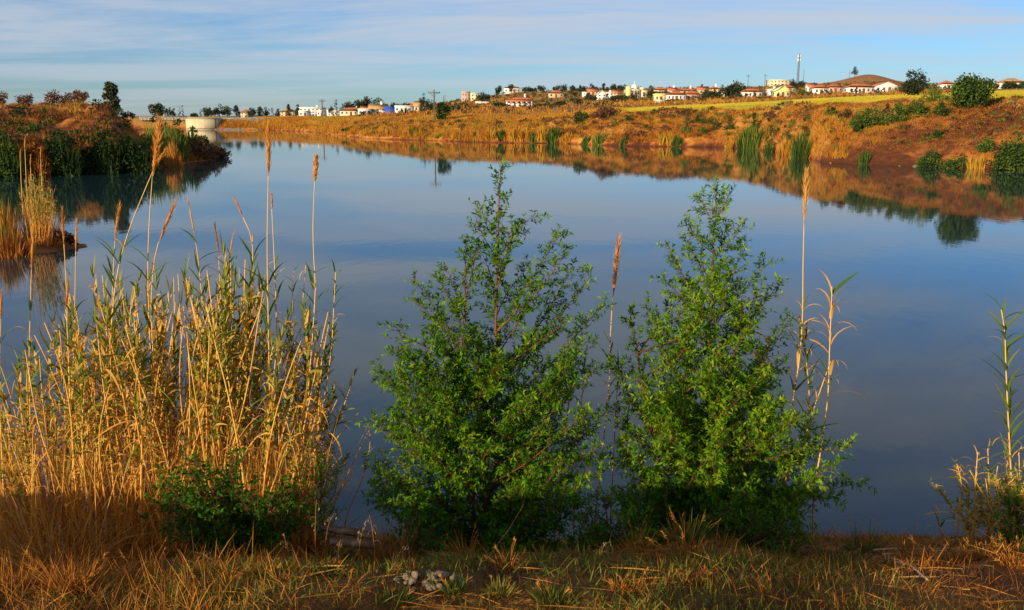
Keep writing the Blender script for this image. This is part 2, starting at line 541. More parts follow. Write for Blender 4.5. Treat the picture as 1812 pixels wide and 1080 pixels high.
def blades(mb, P, D, Ln, Wd, droop=.3, segs=4, tint=.5, rng=RNG, tip_tint=None):
    """n curved tapering strips: bases P, directions D, lengths, widths"""
    P = np.asarray(P, float)
    n = len(P)
    D = unit(np.asarray(D, float))
    Ln = np.broadcast_to(np.asarray(Ln, float), (n,))
    Wd = np.broadcast_to(np.asarray(Wd, float), (n,))
    dr = np.broadcast_to(np.asarray(droop, float), (n,))
    tt = np.broadcast_to(np.asarray(tint, float), (n,))
    t2 = tt if tip_tint is None else np.broadcast_to(np.asarray(tip_tint, float), (n,))
    side = unit(np.cross(D, unit(rng.normal(size=(n, 3)))))
    t = np.linspace(0, 1, segs + 1)
    down = np.array([0, 0, -1.])
    pos = P[:, None] + Ln[:, None, None] * (D[:, None] * t[None, :, None] + (dr[:, None] * t[None] ** 2)[..., None] * down)
    w = (np.minimum(1, .45 + t * 2.2) * (1 - t ** 2.2) + .04)
    off = side[:, None] * (Wd[:, None] * w[None] * .5)[..., None]
    V = np.stack([pos - off, pos + off], 2)
    base = (np.arange(n) * (segs + 1) * 2)[:, None] + np.arange(segs)[None] * 2
    F = np.stack([base, base + 1, base + 3, base + 2], -1).reshape(-1, 4)
    T = tt[:, None] + (t2 - tt)[:, None] * t[None]
    mb.add(V.reshape(-1, 3), F, np.repeat(T.ravel(), 2))
    return mb


def leaves(mb, P, D, Nn, Ln, Wd, tint):
    """folded lance-shaped leaves, four triangles each"""
    P = np.asarray(P, float)
    n = len(P)
    D = unit(D)
    S = unit(np.cross(Nn, D))
    Nn = np.cross(D, S)
    Ln = np.broadcast_to(Ln, (n,))[:, None]
    Wd = np.broadcast_to(Wd, (n,))[:, None]
    V = np.stack([P, P + D * Ln * .42 + S * Wd * .5 + Nn * Wd * .18, P + D * Ln * .42 - S * Wd * .5 + Nn * Wd * .18,
                  P + D * Ln * .5, P + D * Ln - Nn * Ln * .10], 1)
    bi = (np.arange(n) * 5)[:, None, None]
    F = (bi + np.array([[0, 3, 1], [0, 2, 3], [1, 3, 4], [3, 2, 4]])[None]).reshape(-1, 3)
    mb.add(V.reshape(-1, 3), F, np.repeat(np.broadcast_to(tint, (n,)), 5))
    return mb


# ------------------------------------------------------------------ the land, as one height field cut into named pieces
def grid_faces(nx, ny):
    i, j = np.meshgrid(np.arange(ny - 1), np.arange(nx - 1), indexing='ij')
    a = i * nx + j
    return np.stack([a, a + 1, a + nx + 1, a + nx], -1).reshape(-1, 4)


def sub_mesh(name, X, Y, Z, F, m, tint=None):
    used, inv = np.unique(F, return_inverse=True)
    mb = MB()
    mb.add(np.stack([X.ravel(), Y.ravel(), Z.ravel()], -1)[used], inv.reshape(F.shape), .5 if tint is None else tint.ravel()[used])
    return mb.build(name, m, smooth=True, kind='structure')


us = np.r_[np.linspace(-2600, -100, 60)[:-1], np.arange(-100, 1912, 3.0), np.linspace(1912, 4300, 60)]
rs = np.r_[14 * 1.03 ** np.arange(0, 34), np.arange(39, 70, .8), np.arange(70, 135, .38), np.arange(135, 225, .7), 226 * 1.012 ** np.arange(0, 36), 350 * 1.03 ** np.arange(0, 52), [1800, 2300, 3000, 4200, 6500]]
U, R = np.meshgrid(us, rs)
X = (U - 906) / F0 / .9783 * R
Zt, uq, yy, fd, isleft, isnear = height(X, R, True)
F = grid_faces(len(us), len(rs))
c = lambda A: A.ravel()[F].mean(1)
fz, fy, fu = Zt.ravel()[F].max(1), c(yy), c(uq)
dry_ = fz > -.7
lf = c(isleft.astype(float)) > .5
d0, d1, d2, d4 = c(fd[..., 0]), c(fd[..., 1]), c(fd[..., 2]), c(fd[..., 4])
bank_m = dry_ & ~lf & (fy < d1 + .3)
field_m = dry_ & ~lf & ~bank_m & (fu > 1085) & (fy < d2)
mound_m = dry_ & ~lf & (c(R) > 690) & (fu > 1380) & (fu < 1640)
hill_m = dry_ & ~lf & ~bank_m & ~field_m & ~mound_m
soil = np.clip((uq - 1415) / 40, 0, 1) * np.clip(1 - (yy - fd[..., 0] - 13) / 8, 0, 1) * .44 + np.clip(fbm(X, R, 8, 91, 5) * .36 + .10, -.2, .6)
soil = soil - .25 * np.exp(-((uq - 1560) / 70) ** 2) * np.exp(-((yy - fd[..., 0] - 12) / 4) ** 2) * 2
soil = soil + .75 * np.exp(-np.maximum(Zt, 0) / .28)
sub_mesh('left_bank', X, R, Zt, F[dry_ & lf], M['left_soil'])
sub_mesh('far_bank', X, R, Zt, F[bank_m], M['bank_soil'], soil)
sub_mesh('field', X, R, Zt, F[field_m], M['field'])
sub_mesh('hillside', X, R, Zt, F[hill_m], M['hill'])
sub_mesh('distant_hill', X, R, Zt, F[mound_m], M['mound_far'])

gx = np.r_[-3000, -800, -250, -100, np.arange(-60, -26, 2), np.arange(-26, -12, .28), np.arange(-12, 12, .14), np.arange(12, 60, 2), 100, 250, 800, 3000]
gy = np.r_[-3000, -800, -250, -100, np.arange(-50, -12, 2), np.arange(-12, -4, .28), np.arange(-4, 13.6, .14)]
GX, GY = np.meshgrid(gx, gy)
GZ = height(GX, GY)
GF = grid_faces(len(gx), len(gy))
sub_mesh('ground', GX, GY, GZ, GF[GZ.ravel()[GF].max(1) > -1.4], M['near_soil'])
mb = MB()
mb.add([(-420, 1.5, 0), (420, 1.5, 0), (420, 370, 0), (-420, 370, 0)], [(0, 1, 2, 3)])
mb.build('water', M['water'], kind='structure')


# ------------------------------------------------------------------ dam, spillway, guard rail on the left
def dam_wall():
    """concrete spillway block by the end of the dam, with its deck"""
    Y = 334.0
    a, b_ = at(328, 209, Y), at(380, 229, Y)
    t = thing('spillway_block', 'cream concrete spillway block at the left end of the dam', 'spillway', (a[0], Y, 0))
    w = b_[0] - a[0]
    m = MB()
    box(m, 0, w, 0, 9, -1.2, 3.9)
    m.build('wall', M['concrete'], t)
    m = MB()
    box(m, -.05, w + .05, -.06, 9, 3.902, 4.2)
    m.build('coping', M['grey'], t)
    m = MB()
    box(m, w + .01, w + .8, .8, 8, -1.2, 4.0)
    m.build('side_wall', M['grey'], t)
    m = MB()
    box(m, 0, w, -.16, -.002, .42, .62)
    m.build('ledge', M['grey'], t)
    for k in range(2):
        m = MB()
        box(m, w * (k + 1) / 3 - .03, w * (k + 1) / 3 + .03, -.03, -.002, .65, 3.88)
        m.build('joint', M['grey'], t)
    # road deck on the dam crest
    x0, x1 = at(235, 209, 338)[0], at(640, 207, 330)[0]
    r = thing('dam_crest_road', 'pale grey road deck along the dam crest behind the spillway', 'road deck', (x0, 344, 0))
    m = MB()
    box(m, 0, x1 - x0, 0, 5, 3.4, 4.42)
    m.build('deck', M['grey'], r)
    m = MB()
    box(m, 0, (x1 - x0) * .42, -.25, -.05, 4.43, 4.63)
    m.build('kerb', M['concrete'], r)
    g = thing('guard_rail', 'thin guard rail along the dam road left of the spillway', 'guard rail', (x0, 343.2, 3.5))
    Lr = at(330, 209, 343)[0] - x0
    m = MB()
    box(m, 0, Lr, -.06, .06, 1.25, 1.55)
    m.build('rail', M['steel'], g)
    post = MB()
    box(post, -.07, .07, .07, .2, 0, 1.5)
    pm = post.mesh('post')
    for k in range(14):
        link('post', pm, M['steel'], g, (Lr * (k + .5) / 14, 0, 0))
    # stone facing of the dam
    m = MB()
    xs = np.linspace(at(382, 210, 336)[0], at(470, 210, 330)[0], 60)
    s = np.linspace(0, 1, 9)
    GXd, S = np.meshgrid(xs, s)
    yb = np.interp(xs, [xs[0], xs[-1]], [333, 327])
    Yd = yb[None] + S * 13 - .6
    Zd = S * 4.5 - .3 + RNG.normal(size=S.shape) * .12
    m.add(np.stack([GXd, Yd, Zd], -1).reshape(-1, 3), grid_faces(60, 9))
    o = m.build('dam_facing', M['riprap'], smooth=False)
    tag(o, 'grey brown stone facing of the dam right of the spillway', 'dam')


dam_wall()


# ------------------------------------------------------------------ crowns, bushes, far trees
def crown_mesh(mb, n, rx, ry, h, z0, leaf, kind='round', tint=(.2, .8), rng=RNG, clumps=None):
    """leaf-sized faces gathered in clumps through the volume of a crown"""
    n = int(n * 2.3)
    K = clumps or max(8, int(n / 42))
    p = unit(rng.normal(size=(K, 3))) * (rng.random((K, 1)) ** .45)
    hz = (p[:, 2] + 1) / 2
    if kind == 'cone':
        hz = rng.random(K) ** 1.25
        r = (1 - hz) ** .75
        a = rng.random(K) * 6.28
        q = r * np.sqrt(rng.random(K))
        p[:, 0], p[:, 1] = np.cos(a) * q, np.sin(a) * q
    elif kind == 'column':
        hz = rng.random(K)
        r = np.sin(np.clip(hz * .9 + .1, 0, 1) * math.pi) ** .5
        a = rng.random(K) * 6.28
        p[:, 0], p[:, 1] = np.cos(a) * r * .7, np.sin(a) * r * .7
    elif kind == 'dome':
        hz = np.abs(p[:, 2])
    elif kind == 'spray':
        hz = rng.random(K) ** .8
        a = rng.random(K) * 6.28
        q = (.35 + .65 * hz) * np.sqrt(rng.random(K))
        p[:, 0], p[:, 1] = np.cos(a) * q, np.sin(a) * q
    if kind in ('dome', 'round'):
        p = p * (.8 + .45 * rng.random((K, 1)) ** 2)
        hz = np.clip(hz * (.78 + .42 * rng.random(K)), 0, 1.15)
    cen = np.stack([p[:, 0] * rx, p[:, 1] * ry, z0 + hz * h], -1)
    cr = (.16 + .20 * rng.random(K)) * min(rx, h) * (1.0 if kind != 'column' else .6)
    ct = rng.random(K) * .45 - .22
    i = rng.integers(0, K, n)
    dirn = unit(rng.normal(size=(n, 3)))
    pos = cen[i] + dirn * (cr[i] * rng.random(n) ** .4)[:, None]
    if kind in ('dome', 'round', 'spray', 'cone', 'column'):
        pos[:, 2] = np.maximum(pos[:, 2], z0 * .8)
    D = unit(dirn + rng.normal(size=(n, 3)) * .7)
    Nn = unit(dirn + np.array([0, 0, .5]) + rng.normal(size=(n, 3)) * .5)
    tt = np.clip(tint[0] + (tint[1] - tint[0]) * rng.random(n) + ct[i], 0, 1)
    sz = leaf * (.75 + .9 * rng.random(n))
    leaves(mb, pos, D, Nn, sz, sz * .62, tt)
    return mb


def far_tree(name, label, cat, u, d, vt, vb_off, w, kind='round', m='dark_far', n=420, tint=(.1, .7), group=None, leaf=None, trunk=True):
    """u centre, forward distance d, top row vt, crown width w in pixels, crown base as a fraction of height"""
    b_ = place(u, d)
    top = at(u, vt, d)[2]
    H = max(.6, top - b_[2])
    rx = w / 2 / F0 * d
    t = thing(name, label, cat, b_, group)
    z0 = H * vb_off
    mb = MB()
    crown_mesh(mb, n, rx, rx * .9, H - z0 - (.1 * rx), z0, leaf or max(.16, rx * .16), kind, tint)
    mb.build('crown' if trunk else 'foliage', M[m], t, kind='stuff')
    if trunk:
        mt = MB()
        r0 = max(.07, H * .022)
        tube(mt, smooth_path([(0, 0, -.3), (.03 * H * random.uniform(-1, 1), .0, H * .4), (0, 0, H * .85)], 5), np.linspace(r0, r0 * .3, 5), 5)
        for k in range(3):
            a = random.uniform(0, 6.28)
            z = H * random.uniform(.25, .6)
            tube(mt, [(0, 0, z), (math.cos(a) * rx * .55, math.sin(a) * rx * .55, min(H * .85, z + rx * .6))], [r0 * .5, r0 * .2], 4)
        mt.build('trunk', M['trunk'], t)
    else:
        mt = MB()
        for k in range(5):
            a = random.uniform(0, 6.28)
            tube(mt, [(0, 0, -.2), (math.cos(a) * rx * .4, math.sin(a) * rx * .4, H * .65)], [max(.02, H * .012), max(.008, H * .005)], 4)
        mt.build('stem', M['trunk'], t)
    return t


def shore_d(u, d):
    """forward distance near d where the land rises out of the water in direction u"""
    ys = np.arange(d - 14, d + 26, .25)
    zz = height((u - 906) / F0 / .9783 * ys, ys)
    ok = np.nonzero(zz > .06)[0]
    return float(ys[ok[0]]) if len(ok) else d


def ground_at(u, v):
    """distance at which the right bank shows its ground at row v in direction u"""
    d0, d1 = np.interp(u, FU, FD[:, 0]), np.interp(u, FU, FD[:, 1]) + 6
    ys = np.arange(d0, d1, .3)
    zz = height((u - 906) / F0 / .9783 * ys, ys) - EYE
    vv = 540 - F0 * (zz * CP + ys * SP) / (ys * CP - zz * SP)
    ok = np.nonzero(vv <= v)[0]
    return float(ys[ok[0]]) if len(ok) else float(d1 - 6)


def blade_clump(name, label, cat, u, d, vt, w, m, n=300, tint=(.1, .6), group=None, lean=.18, droop=.12, width=None, plumes=0, hmul=(.45, 1.0), ytick=.5, shore=False, fall=.62):
    if shore:
        d = shore_d(u, d) + .3
    """an upright clump of reed or grass blades at the water's edge"""
    b_ = place(u, d)
    H = max(.25, at(u, vt, d)[2] - b_[2])
    rx = w / 2 / F0 * d
    bed = name == 'reed_bed'
    t = thing(name, label, cat, b_, group)
    a = RNG.random(n) * 6.28
    q = RNG.random(n) ** .7
    px, py = np.cos(a) * q * rx * .85, np.sin(a) * q * rx * .8 * ytick
    pz = height(px + b_[0], py + b_[1]) - b_[2] - .05
    if shore:
        pz = np.clip(pz, -.35, .35)
    D = np.stack([px / max(rx, .1) * lean + RNG.normal(size=n) * .07, py / max(rx, .1) * lean + RNG.normal(size=n) * .07, np.ones(n)], -1)
    hh = H * (hmul[0] + (hmul[1] - hmul[0]) * RNG.random(n) ** 1.15) * (1 - fall * q ** 2)
    tt = tint[0] + (tint[1] - tint[0]) * RNG.random(n) + .22 * vnoise(px * 6 / max(rx, .1), py * 6 / max(rx, .1), int(u))
    mb = MB()
    blades(mb, np.stack([px, py, pz], -1), D, hh, width or max(.05, d * .0009), droop * RNG.random(n), 3, tt)
    if bed:                                           # leafy side shoots soften the outline
        crown_mesh(mb, n, rx * .95, rx * .6, H * .72, .1, max(.14, d * .0030), 'dome', (tint[0], tint[1]))
    mb.build('blades', M[m], t, kind='stuff')
    if plumes:
        pm = MB()
        for k in range(plumes):
            x, y = random.uniform(-rx, rx) * .7, random.uniform(-rx, rx) * .4
            h = H * random.uniform(.85, 1.05)
            tube(pm, [(x * .6, y, 0), (x, y, h * .85), (x * 1.05, y, h)], [.02, .015, .01], 4, .6)
            tube(pm, [(x, y, h * .85), (x * 1.02, y, h * .93), (x * 1.05, y, h)], [.03, .09, .01], 5, .7)
        pm.build('plumes', M['plume'], t)
    return t


# --- left bank
GL = 'dark green reed beds along the left bank'
blade_clump('reed_bed', 'dark green reed bed at the foot of the left bank, leftmost of three', 'reed bed', 112, 75, 212, 74, 'green_far', 900, (-.1, .3), GL, droop=.25, lean=.3, shore=True)
blade_clump('reed_bed', 'narrow dark reed bed on the left bank, middle of three', 'reed bed', 189, 75.5, 213, 60, 'green_far', 800, (-.1, .28), GL, droop=.25, lean=.3, shore=True)
blade_clump('reed_bed', 'broad dark reed bed below the bank end, rightmost of three', 'reed bed', 240, 76.5, 222, 84, 'green_far', 1000, (-.1, .25), GL, droop=.25, lean=.3, shore=True)
blade_clump('reed_bed', 'low dark reeds filling the gap between the left reed beds', 'reed bed', 152, 74.5, 254, 60, 'green_far', 500, (-.1, .2), GL, droop=.3, lean=.3, shore=True)
blade_clump('reed_bed', 'lighter green reed bed at the left edge of the photo', 'reed bed', 14, 70, 208, 70, 'green_far', 700, (.0, .55), None, droop=.25, lean=.3, shore=True)
blade_clump('reed_bed', 'dry brown reeds at the water below the left bank edge', 'reed bed', 62, 71, 240, 60, 'dry', 800, (.0, .5), None, lean=.3, shore=True)
blade_clump('dry_reeds', 'golden dry reeds on the small point beside the dark reed beds', 'reeds', 309, 84, 236, 36, 'dry', 420, (.45, .95), None, lean=.1)
blade_clump('green_reeds', 'olive green tall reeds on the point before the spillway', 'reeds', 302, 92, 204, 70, 'green_far', 800, (.35, .95), None, lean=.3)
blade_clump('green_reeds', 'olive green grass clump left of the spillway wall', 'reeds', 340, 97, 216, 44, 'green_far', 500, (.3, .85), None, lean=.3)
blade_clump('green_reeds', 'yellow green reeds between the left bank end and the point', 'reeds', 274, 88, 204, 50, 'green_far', 600, (.45, 1.0), None, lean=.3)
far_tree('bush', 'yellow green bush on the point just left of the spillway wall', 'bush', 318, 106, 212, 0, 42, 'dome', 'green_far', 420, (.3, .9), None, .3, False)
far_tree('bush', 'olive bush on the point below the dam road', 'bush', 284, 104, 210, 0, 48, 'dome', 'green_far', 420, (.2, .8), None, .3, False)
far_tree('bush', 'low green bush against the foot of the spillway wall', 'bush', 352, 106, 226, 0, 34, 'dome', 'green_far', 320, (.15, .7), None, .28, False)
far_tree('brush_pile', 'low brown brush heap on the tip of the left point', 'brush', 352, 97, 244, 0, 76, 'dome', 'brown_far', 700, (.2, .9), None, .22, False)
far_tree('brush_pile', 'smaller brown brush heap at the outermost tip of the point', 'brush', 387, 102, 257, 0, 44, 'dome', 'brown_far', 500, (.1, .8), None, .2, False)
blade_clump('dry_reeds', 'few pale reeds standing at the end of the point by the spillway', 'reeds', 384, 104, 236, 22, 'dry', 90, (.6, 1.), None, lean=.1)
far_tree('bare_bush', 'wide leafless brown bush on top of the left bank', 'bush', 121, 100, 161, 0, 84, 'spray', 'brown_far', 800, (.2, .9), None, .2, False)
far_tree('bare_bush', 'small leafless bush on the left bank top near the photo edge', 'bush', 42, 98, 168, 0, 44, 'spray', 'brown_far', 260, (.2, .9), None, .18, False)
far_tree('bare_bush', 'leafless bush cut by the left photo edge on the bank top', 'bush', 4, 98, 164, 0, 30, 'spray', 'brown_far', 260, (.2, .9), None, .18, False)
far_tree('bank_tree', 'slender grey green tree alone on the left bank top', 'tree', 200, 100, 146, .12, 30, 'column', 'dark_far', 700, (.3, 1.), None, .26)
far_tree('bush', 'small dark bush at the foot of the slender bank tree', 'bush', 224, 98, 178, 0, 26, 'dome', 'dark_far', 240, (.2, .9), None, .2, False)
blade_clump('grass_tuft', 'bright straw coloured grass tuft on the left bank top', 'grass', 136, 93, 184, 26, 'bankgrass', 200, (.6, .85), None, lean=.5)
blade_clump('grass_tuft', 'green grass tuft on the left bank top between bare bushes', 'grass', 78, 92, 184, 14, 'green_far', 120, (.3, .7), None, lean=.5)

# --- trees on the horizon behind the dam
H1 = 'trees on the horizon behind the dam'
for (u, d, vt, w, k, lab) in [
    (279, 400, 184, 38, 'round', 'broad dark round tree at the left end of the horizon row'),
    (306, 420, 190, 15, 'round', 'smaller loose tree right of the broad round tree on the horizon'),
    (318, 410, 189, 6, 'column', 'grey thin cypress left of the darker cypress behind the dam'),
    (324, 405, 186, 6, 'column', 'dark thin cypress standing above the dam road'),
    (343, 400, 200, 20, 'dome', 'low bush above the spillway block on the horizon'),
    (356, 410, 194, 6, 'column', 'small cypress above the spillway block'),
    (370, 400, 191, 24, 'round', 'rounded tree above the right end of the spillway'),
    (389, 405, 188, 20, 'round', 'dark dense tree, left one of the pair right of the spillway'),
    (402, 405, 187, 20, 'round', 'dark dense tree, right one of the pair right of the spillway'),
    (419, 410, 187, 17, 'cone', 'conical pine left of the small pink roofed house'),
    (447, 410, 190, 18, 'round', 'tree just right of the small pink roofed house'),
    (461, 415, 189, 17, 'cone', 'pine in the middle of the horizon row before the tan house'),
    (472, 415, 191, 14, 'round', 'low tree between the pine and the small cypress'),
    (483, 415, 189, 7, 'column', 'small cypress two trees left of the tan house'),
    (492, 420, 192, 12, 'cone', 'dark tree touching the left side of the tan house'),
]:
    far_tree('horizon_tree', lab, 'tree', u, d, vt, .12, w, k, 'dark_far', 420 if w > 10 else 260, (.1, .75), H1)
# the tree line further right along the waterside village
H2 = 'trees among the waterside houses'
for (u, d, vt, w, k, lab) in [
    (511, 470, 185, 15, 'cone', 'dark pine rising behind the tan house roof'),
    (528, 470, 185, 14, 'cone', 'dark pine between the tan house and the white block'),
    (586, 440, 187, 12, 'round', 'small dark tree left of the tall cypress by the white block'),
    (595.5, 430, 175, 8, 'column', 'tall dark cypress at the right end of the white block'),
    (617, 440, 177, 24, 'round', 'dark round tree behind the long red roof, left one'),
    (646, 430, 171, 36, 'round', 'largest dark tree behind the long red roof'),
    (671, 440, 178, 24, 'round', 'low wide dark tree behind the ochre roofed house'),
    (697, 400, 184, 22, 'round', 'dark tree above the blue shed'),
    (716, 390, 182, 24, 'round', 'dark tree above the long white shed'),
    (748, 330, 168, 17, 'round', 'round dark tree standing on a bare trunk left of the pole'),
    (762, 300, 177, 18, 'round', 'dark ragged tree next to the wooden power pole'),
    (858, 470, 164, 24, 'dome', 'dark bush right of the small white house on the hill'),
    (842, 330, 190, 22, 'dome', 'rounded olive bush on the dry slope below the white wall'),
    (862, 335, 192, 14, 'dome', 'small olive bush right of the rounded slope bush'),
    (885, 345, 182, 24, 'round', 'dark bush at the left wall of the arched house'),
    (960, 330, 187, 34, 'dome', 'wide dark bush right of the arched house'),
    (992, 330, 180, 26, 'round', 'dark bush below the two red roofs on the slope'),
]:
    far_tree('village_tree', lab, 'tree', u, d, vt, .08, w, k, 'dark_far', 480, (.1, .8), H2, None, k != 'dome')
RIDGE = 'trees along the hill ridge'
for (u, vt, w, k, lab) in [
    (882, 153, 18, 'round', 'tree at the left end of the hill ridge'),
    (906, 150, 15, 'round', 'tree in front of the pale ridge house'),
    (928, 153, 13, 'round', 'rounded ridge tree right of the pale ridge house'),
    (940, 155, 24, 'round', 'widest ridge tree above the arched house'),
    (957, 150, 17, 'round', 'twin topped ridge tree left of the red ridge roof'),
    (985, 151, 14, 'round', 'ridge tree above the lone red roof'),
    (998, 149, 15, 'round', 'taller ridge tree right of the lone red roof'),
    (1013, 151, 15, 'round', 'ridge tree, third right of the lone red roof'),
    (1030, 152, 20, 'round', 'low wide ridge tree above the white terraced houses'),
    (1050, 150, 18, 'round', 'ridge tree left of the highest ridge pine'),
    (1068, 148, 14, 'cone', 'pine at the highest point of the ridge tree row'),
    (1083, 149, 22, 'round', 'dark wide tree left of the yellow church'),
    (1099, 151, 18, 'round', 'dark tree touching the left wall of the yellow church'),
]:
    far_tree('ridge_tree', lab, 'tree', u, 640, vt, .05, w, k, 'dark_far', 380, (.1, .8), RIDGE)
TOWN = 'trees among the hillside town'
for (u, d, vt, w, k, lab) in [
    (1020, 400, 176, 22, 'dome', 'dark bush at the lower left of the terraced white houses'),
    (1046, 420, 170, 16, 'round', 'dark tree between the terraced white houses'),
    (1098, 430, 170, 24, 'round', 'dark tree right of the terraced white houses'),
    (1118, 400, 176, 22, 'dome', 'dark bush below the yellow church'),
    (1152, 430, 154, 14, 'round', 'dark tall tree right of the yellow church'),
    (1164, 430, 163, 18, 'round', 'green round tree before the large red roof by the church'),
    (1141, 380, 179, 26, 'dome', 'low dark bush left of the long yellow house'),
    (1196, 330, 182, 30, 'dome', 'dark hedge under the long yellow house'),
    (1242, 560, 150, 6, 'column', 'thin cypress above the middle of the town'),
    (1257, 360, 163, 34, 'round', 'purplish dark tree covering the middle of the town'),
    (1278, 560, 150, 6, 'column', 'thin cypress right of the yellow upper house'),
    (1301, 400, 147, 36, 'round', 'big dark tree, tallest in the middle of the town'),
    (1320, 420, 158, 16, 'round', 'dark tree leaning on the right of the big town tree'),
    (1351, 330, 174, 24, 'dome', 'green hedge at the field edge left of the yellow roof'),
    (1419, 330, 161, 16, 'round', 'dark green tree below the radio mast'),
    (1405, 560, 143, 14, 'round', 'dark tree at the base of the radio mast'),
    (1418, 560, 143, 14, 'dome', 'small dark bush right of the mast base'),
    (1464, 450, 153, 12, 'round', 'small tree left of the dark tree row under the bare hill'),
    (1481, 460, 150, 20, 'round', 'dark tree row piece under the bare hill, left'),
    (1502, 450, 151, 14, 'round', 'small dark tree left of the long white house'),
    (1500, 330, 166, 12, 'dome', 'low green bush at the field edge by the long white house'),
    (1790, 330, 148, 40, 'round', 'dark wide tree behind the house at the right edge'),
    (1578, 600, 150, 14, 'round', 'small far tree behind the white gable house'),
    (1702, 420, 150, 12, 'cone', 'small pine peeping left of the big round bush'),
]:
    far_tree('town_tree', lab, 'tree', u, d, vt - 1, .06, w * 1.25, k, 'dark_far' if 'green' not in lab else 'green_far', 460, (.1, .8), TOWN, None, k != 'dome')
rq = random.Random(9)
for k in range(30):
    u, d = rq.uniform(1010, 1560), rq.choice([365, 440, 500, 540])
    g = place(u, d)
    vb = 540 - F0 * ((g[2] - EYE) * CP + d * SP) / (d * CP - (g[2] - EYE) * SP)
    far_tree('town_tree', 'small dark tree squeezed between the houses of the hillside town', 'tree', u, d, vb - rq.uniform(7, 13), .05, rq.uniform(9, 16), rq.choice(['round', 'dome', 'cone']), 'dark_far', 260, (.05, .7), 'small trees between the town houses')
far_tree('hilltop_tree', 'lone tree on the summit of the bare hill', 'tree', 1512, 880, 119, .25, 13, 'cone', 'dark_far', 300, (.1, .7))
far_tree('field_tree', 'dark wind blown tree at the field edge right of the white houses', 'tree', 1618, 175, 129, .06, 46, 'round', 'dark_far', 1300, (.05, .6), None, .3)
far_tree('field_tree', 'big round green bush tree on the bank edge at the right', 'tree', 1717, 94, 136, .03, 74, 'round', 'green_far', 3000, (.12, .62), None, .22)
far_tree('willow', 'drooping olive bush beside the wooden power pole', 'tree', 783, 196, 180, .02, 26, 'round', 'green_far', 700, (.0, .5), None, .3)
far_tree('bare_bush', 'large purple brown bush at the left end of the yellow field', 'bush', 1073, 163, 188, 0, 56, 'dome', 'brown_far', 900, (.1, .7), None, .3, False)
far_tree('bush', 'olive bush just left of the purple brown bush', 'bush', 1030, 166, 196, 0, 30, 'dome', 'green_far', 380, (.05, .5), None, .3, False)
far_tree('bush', 'small dark bush right of the purple brown bush foot', 'bush', 1113, 152, 205, 0, 13, 'dome', 'green_far', 160, (0, .4), None, .22, False)

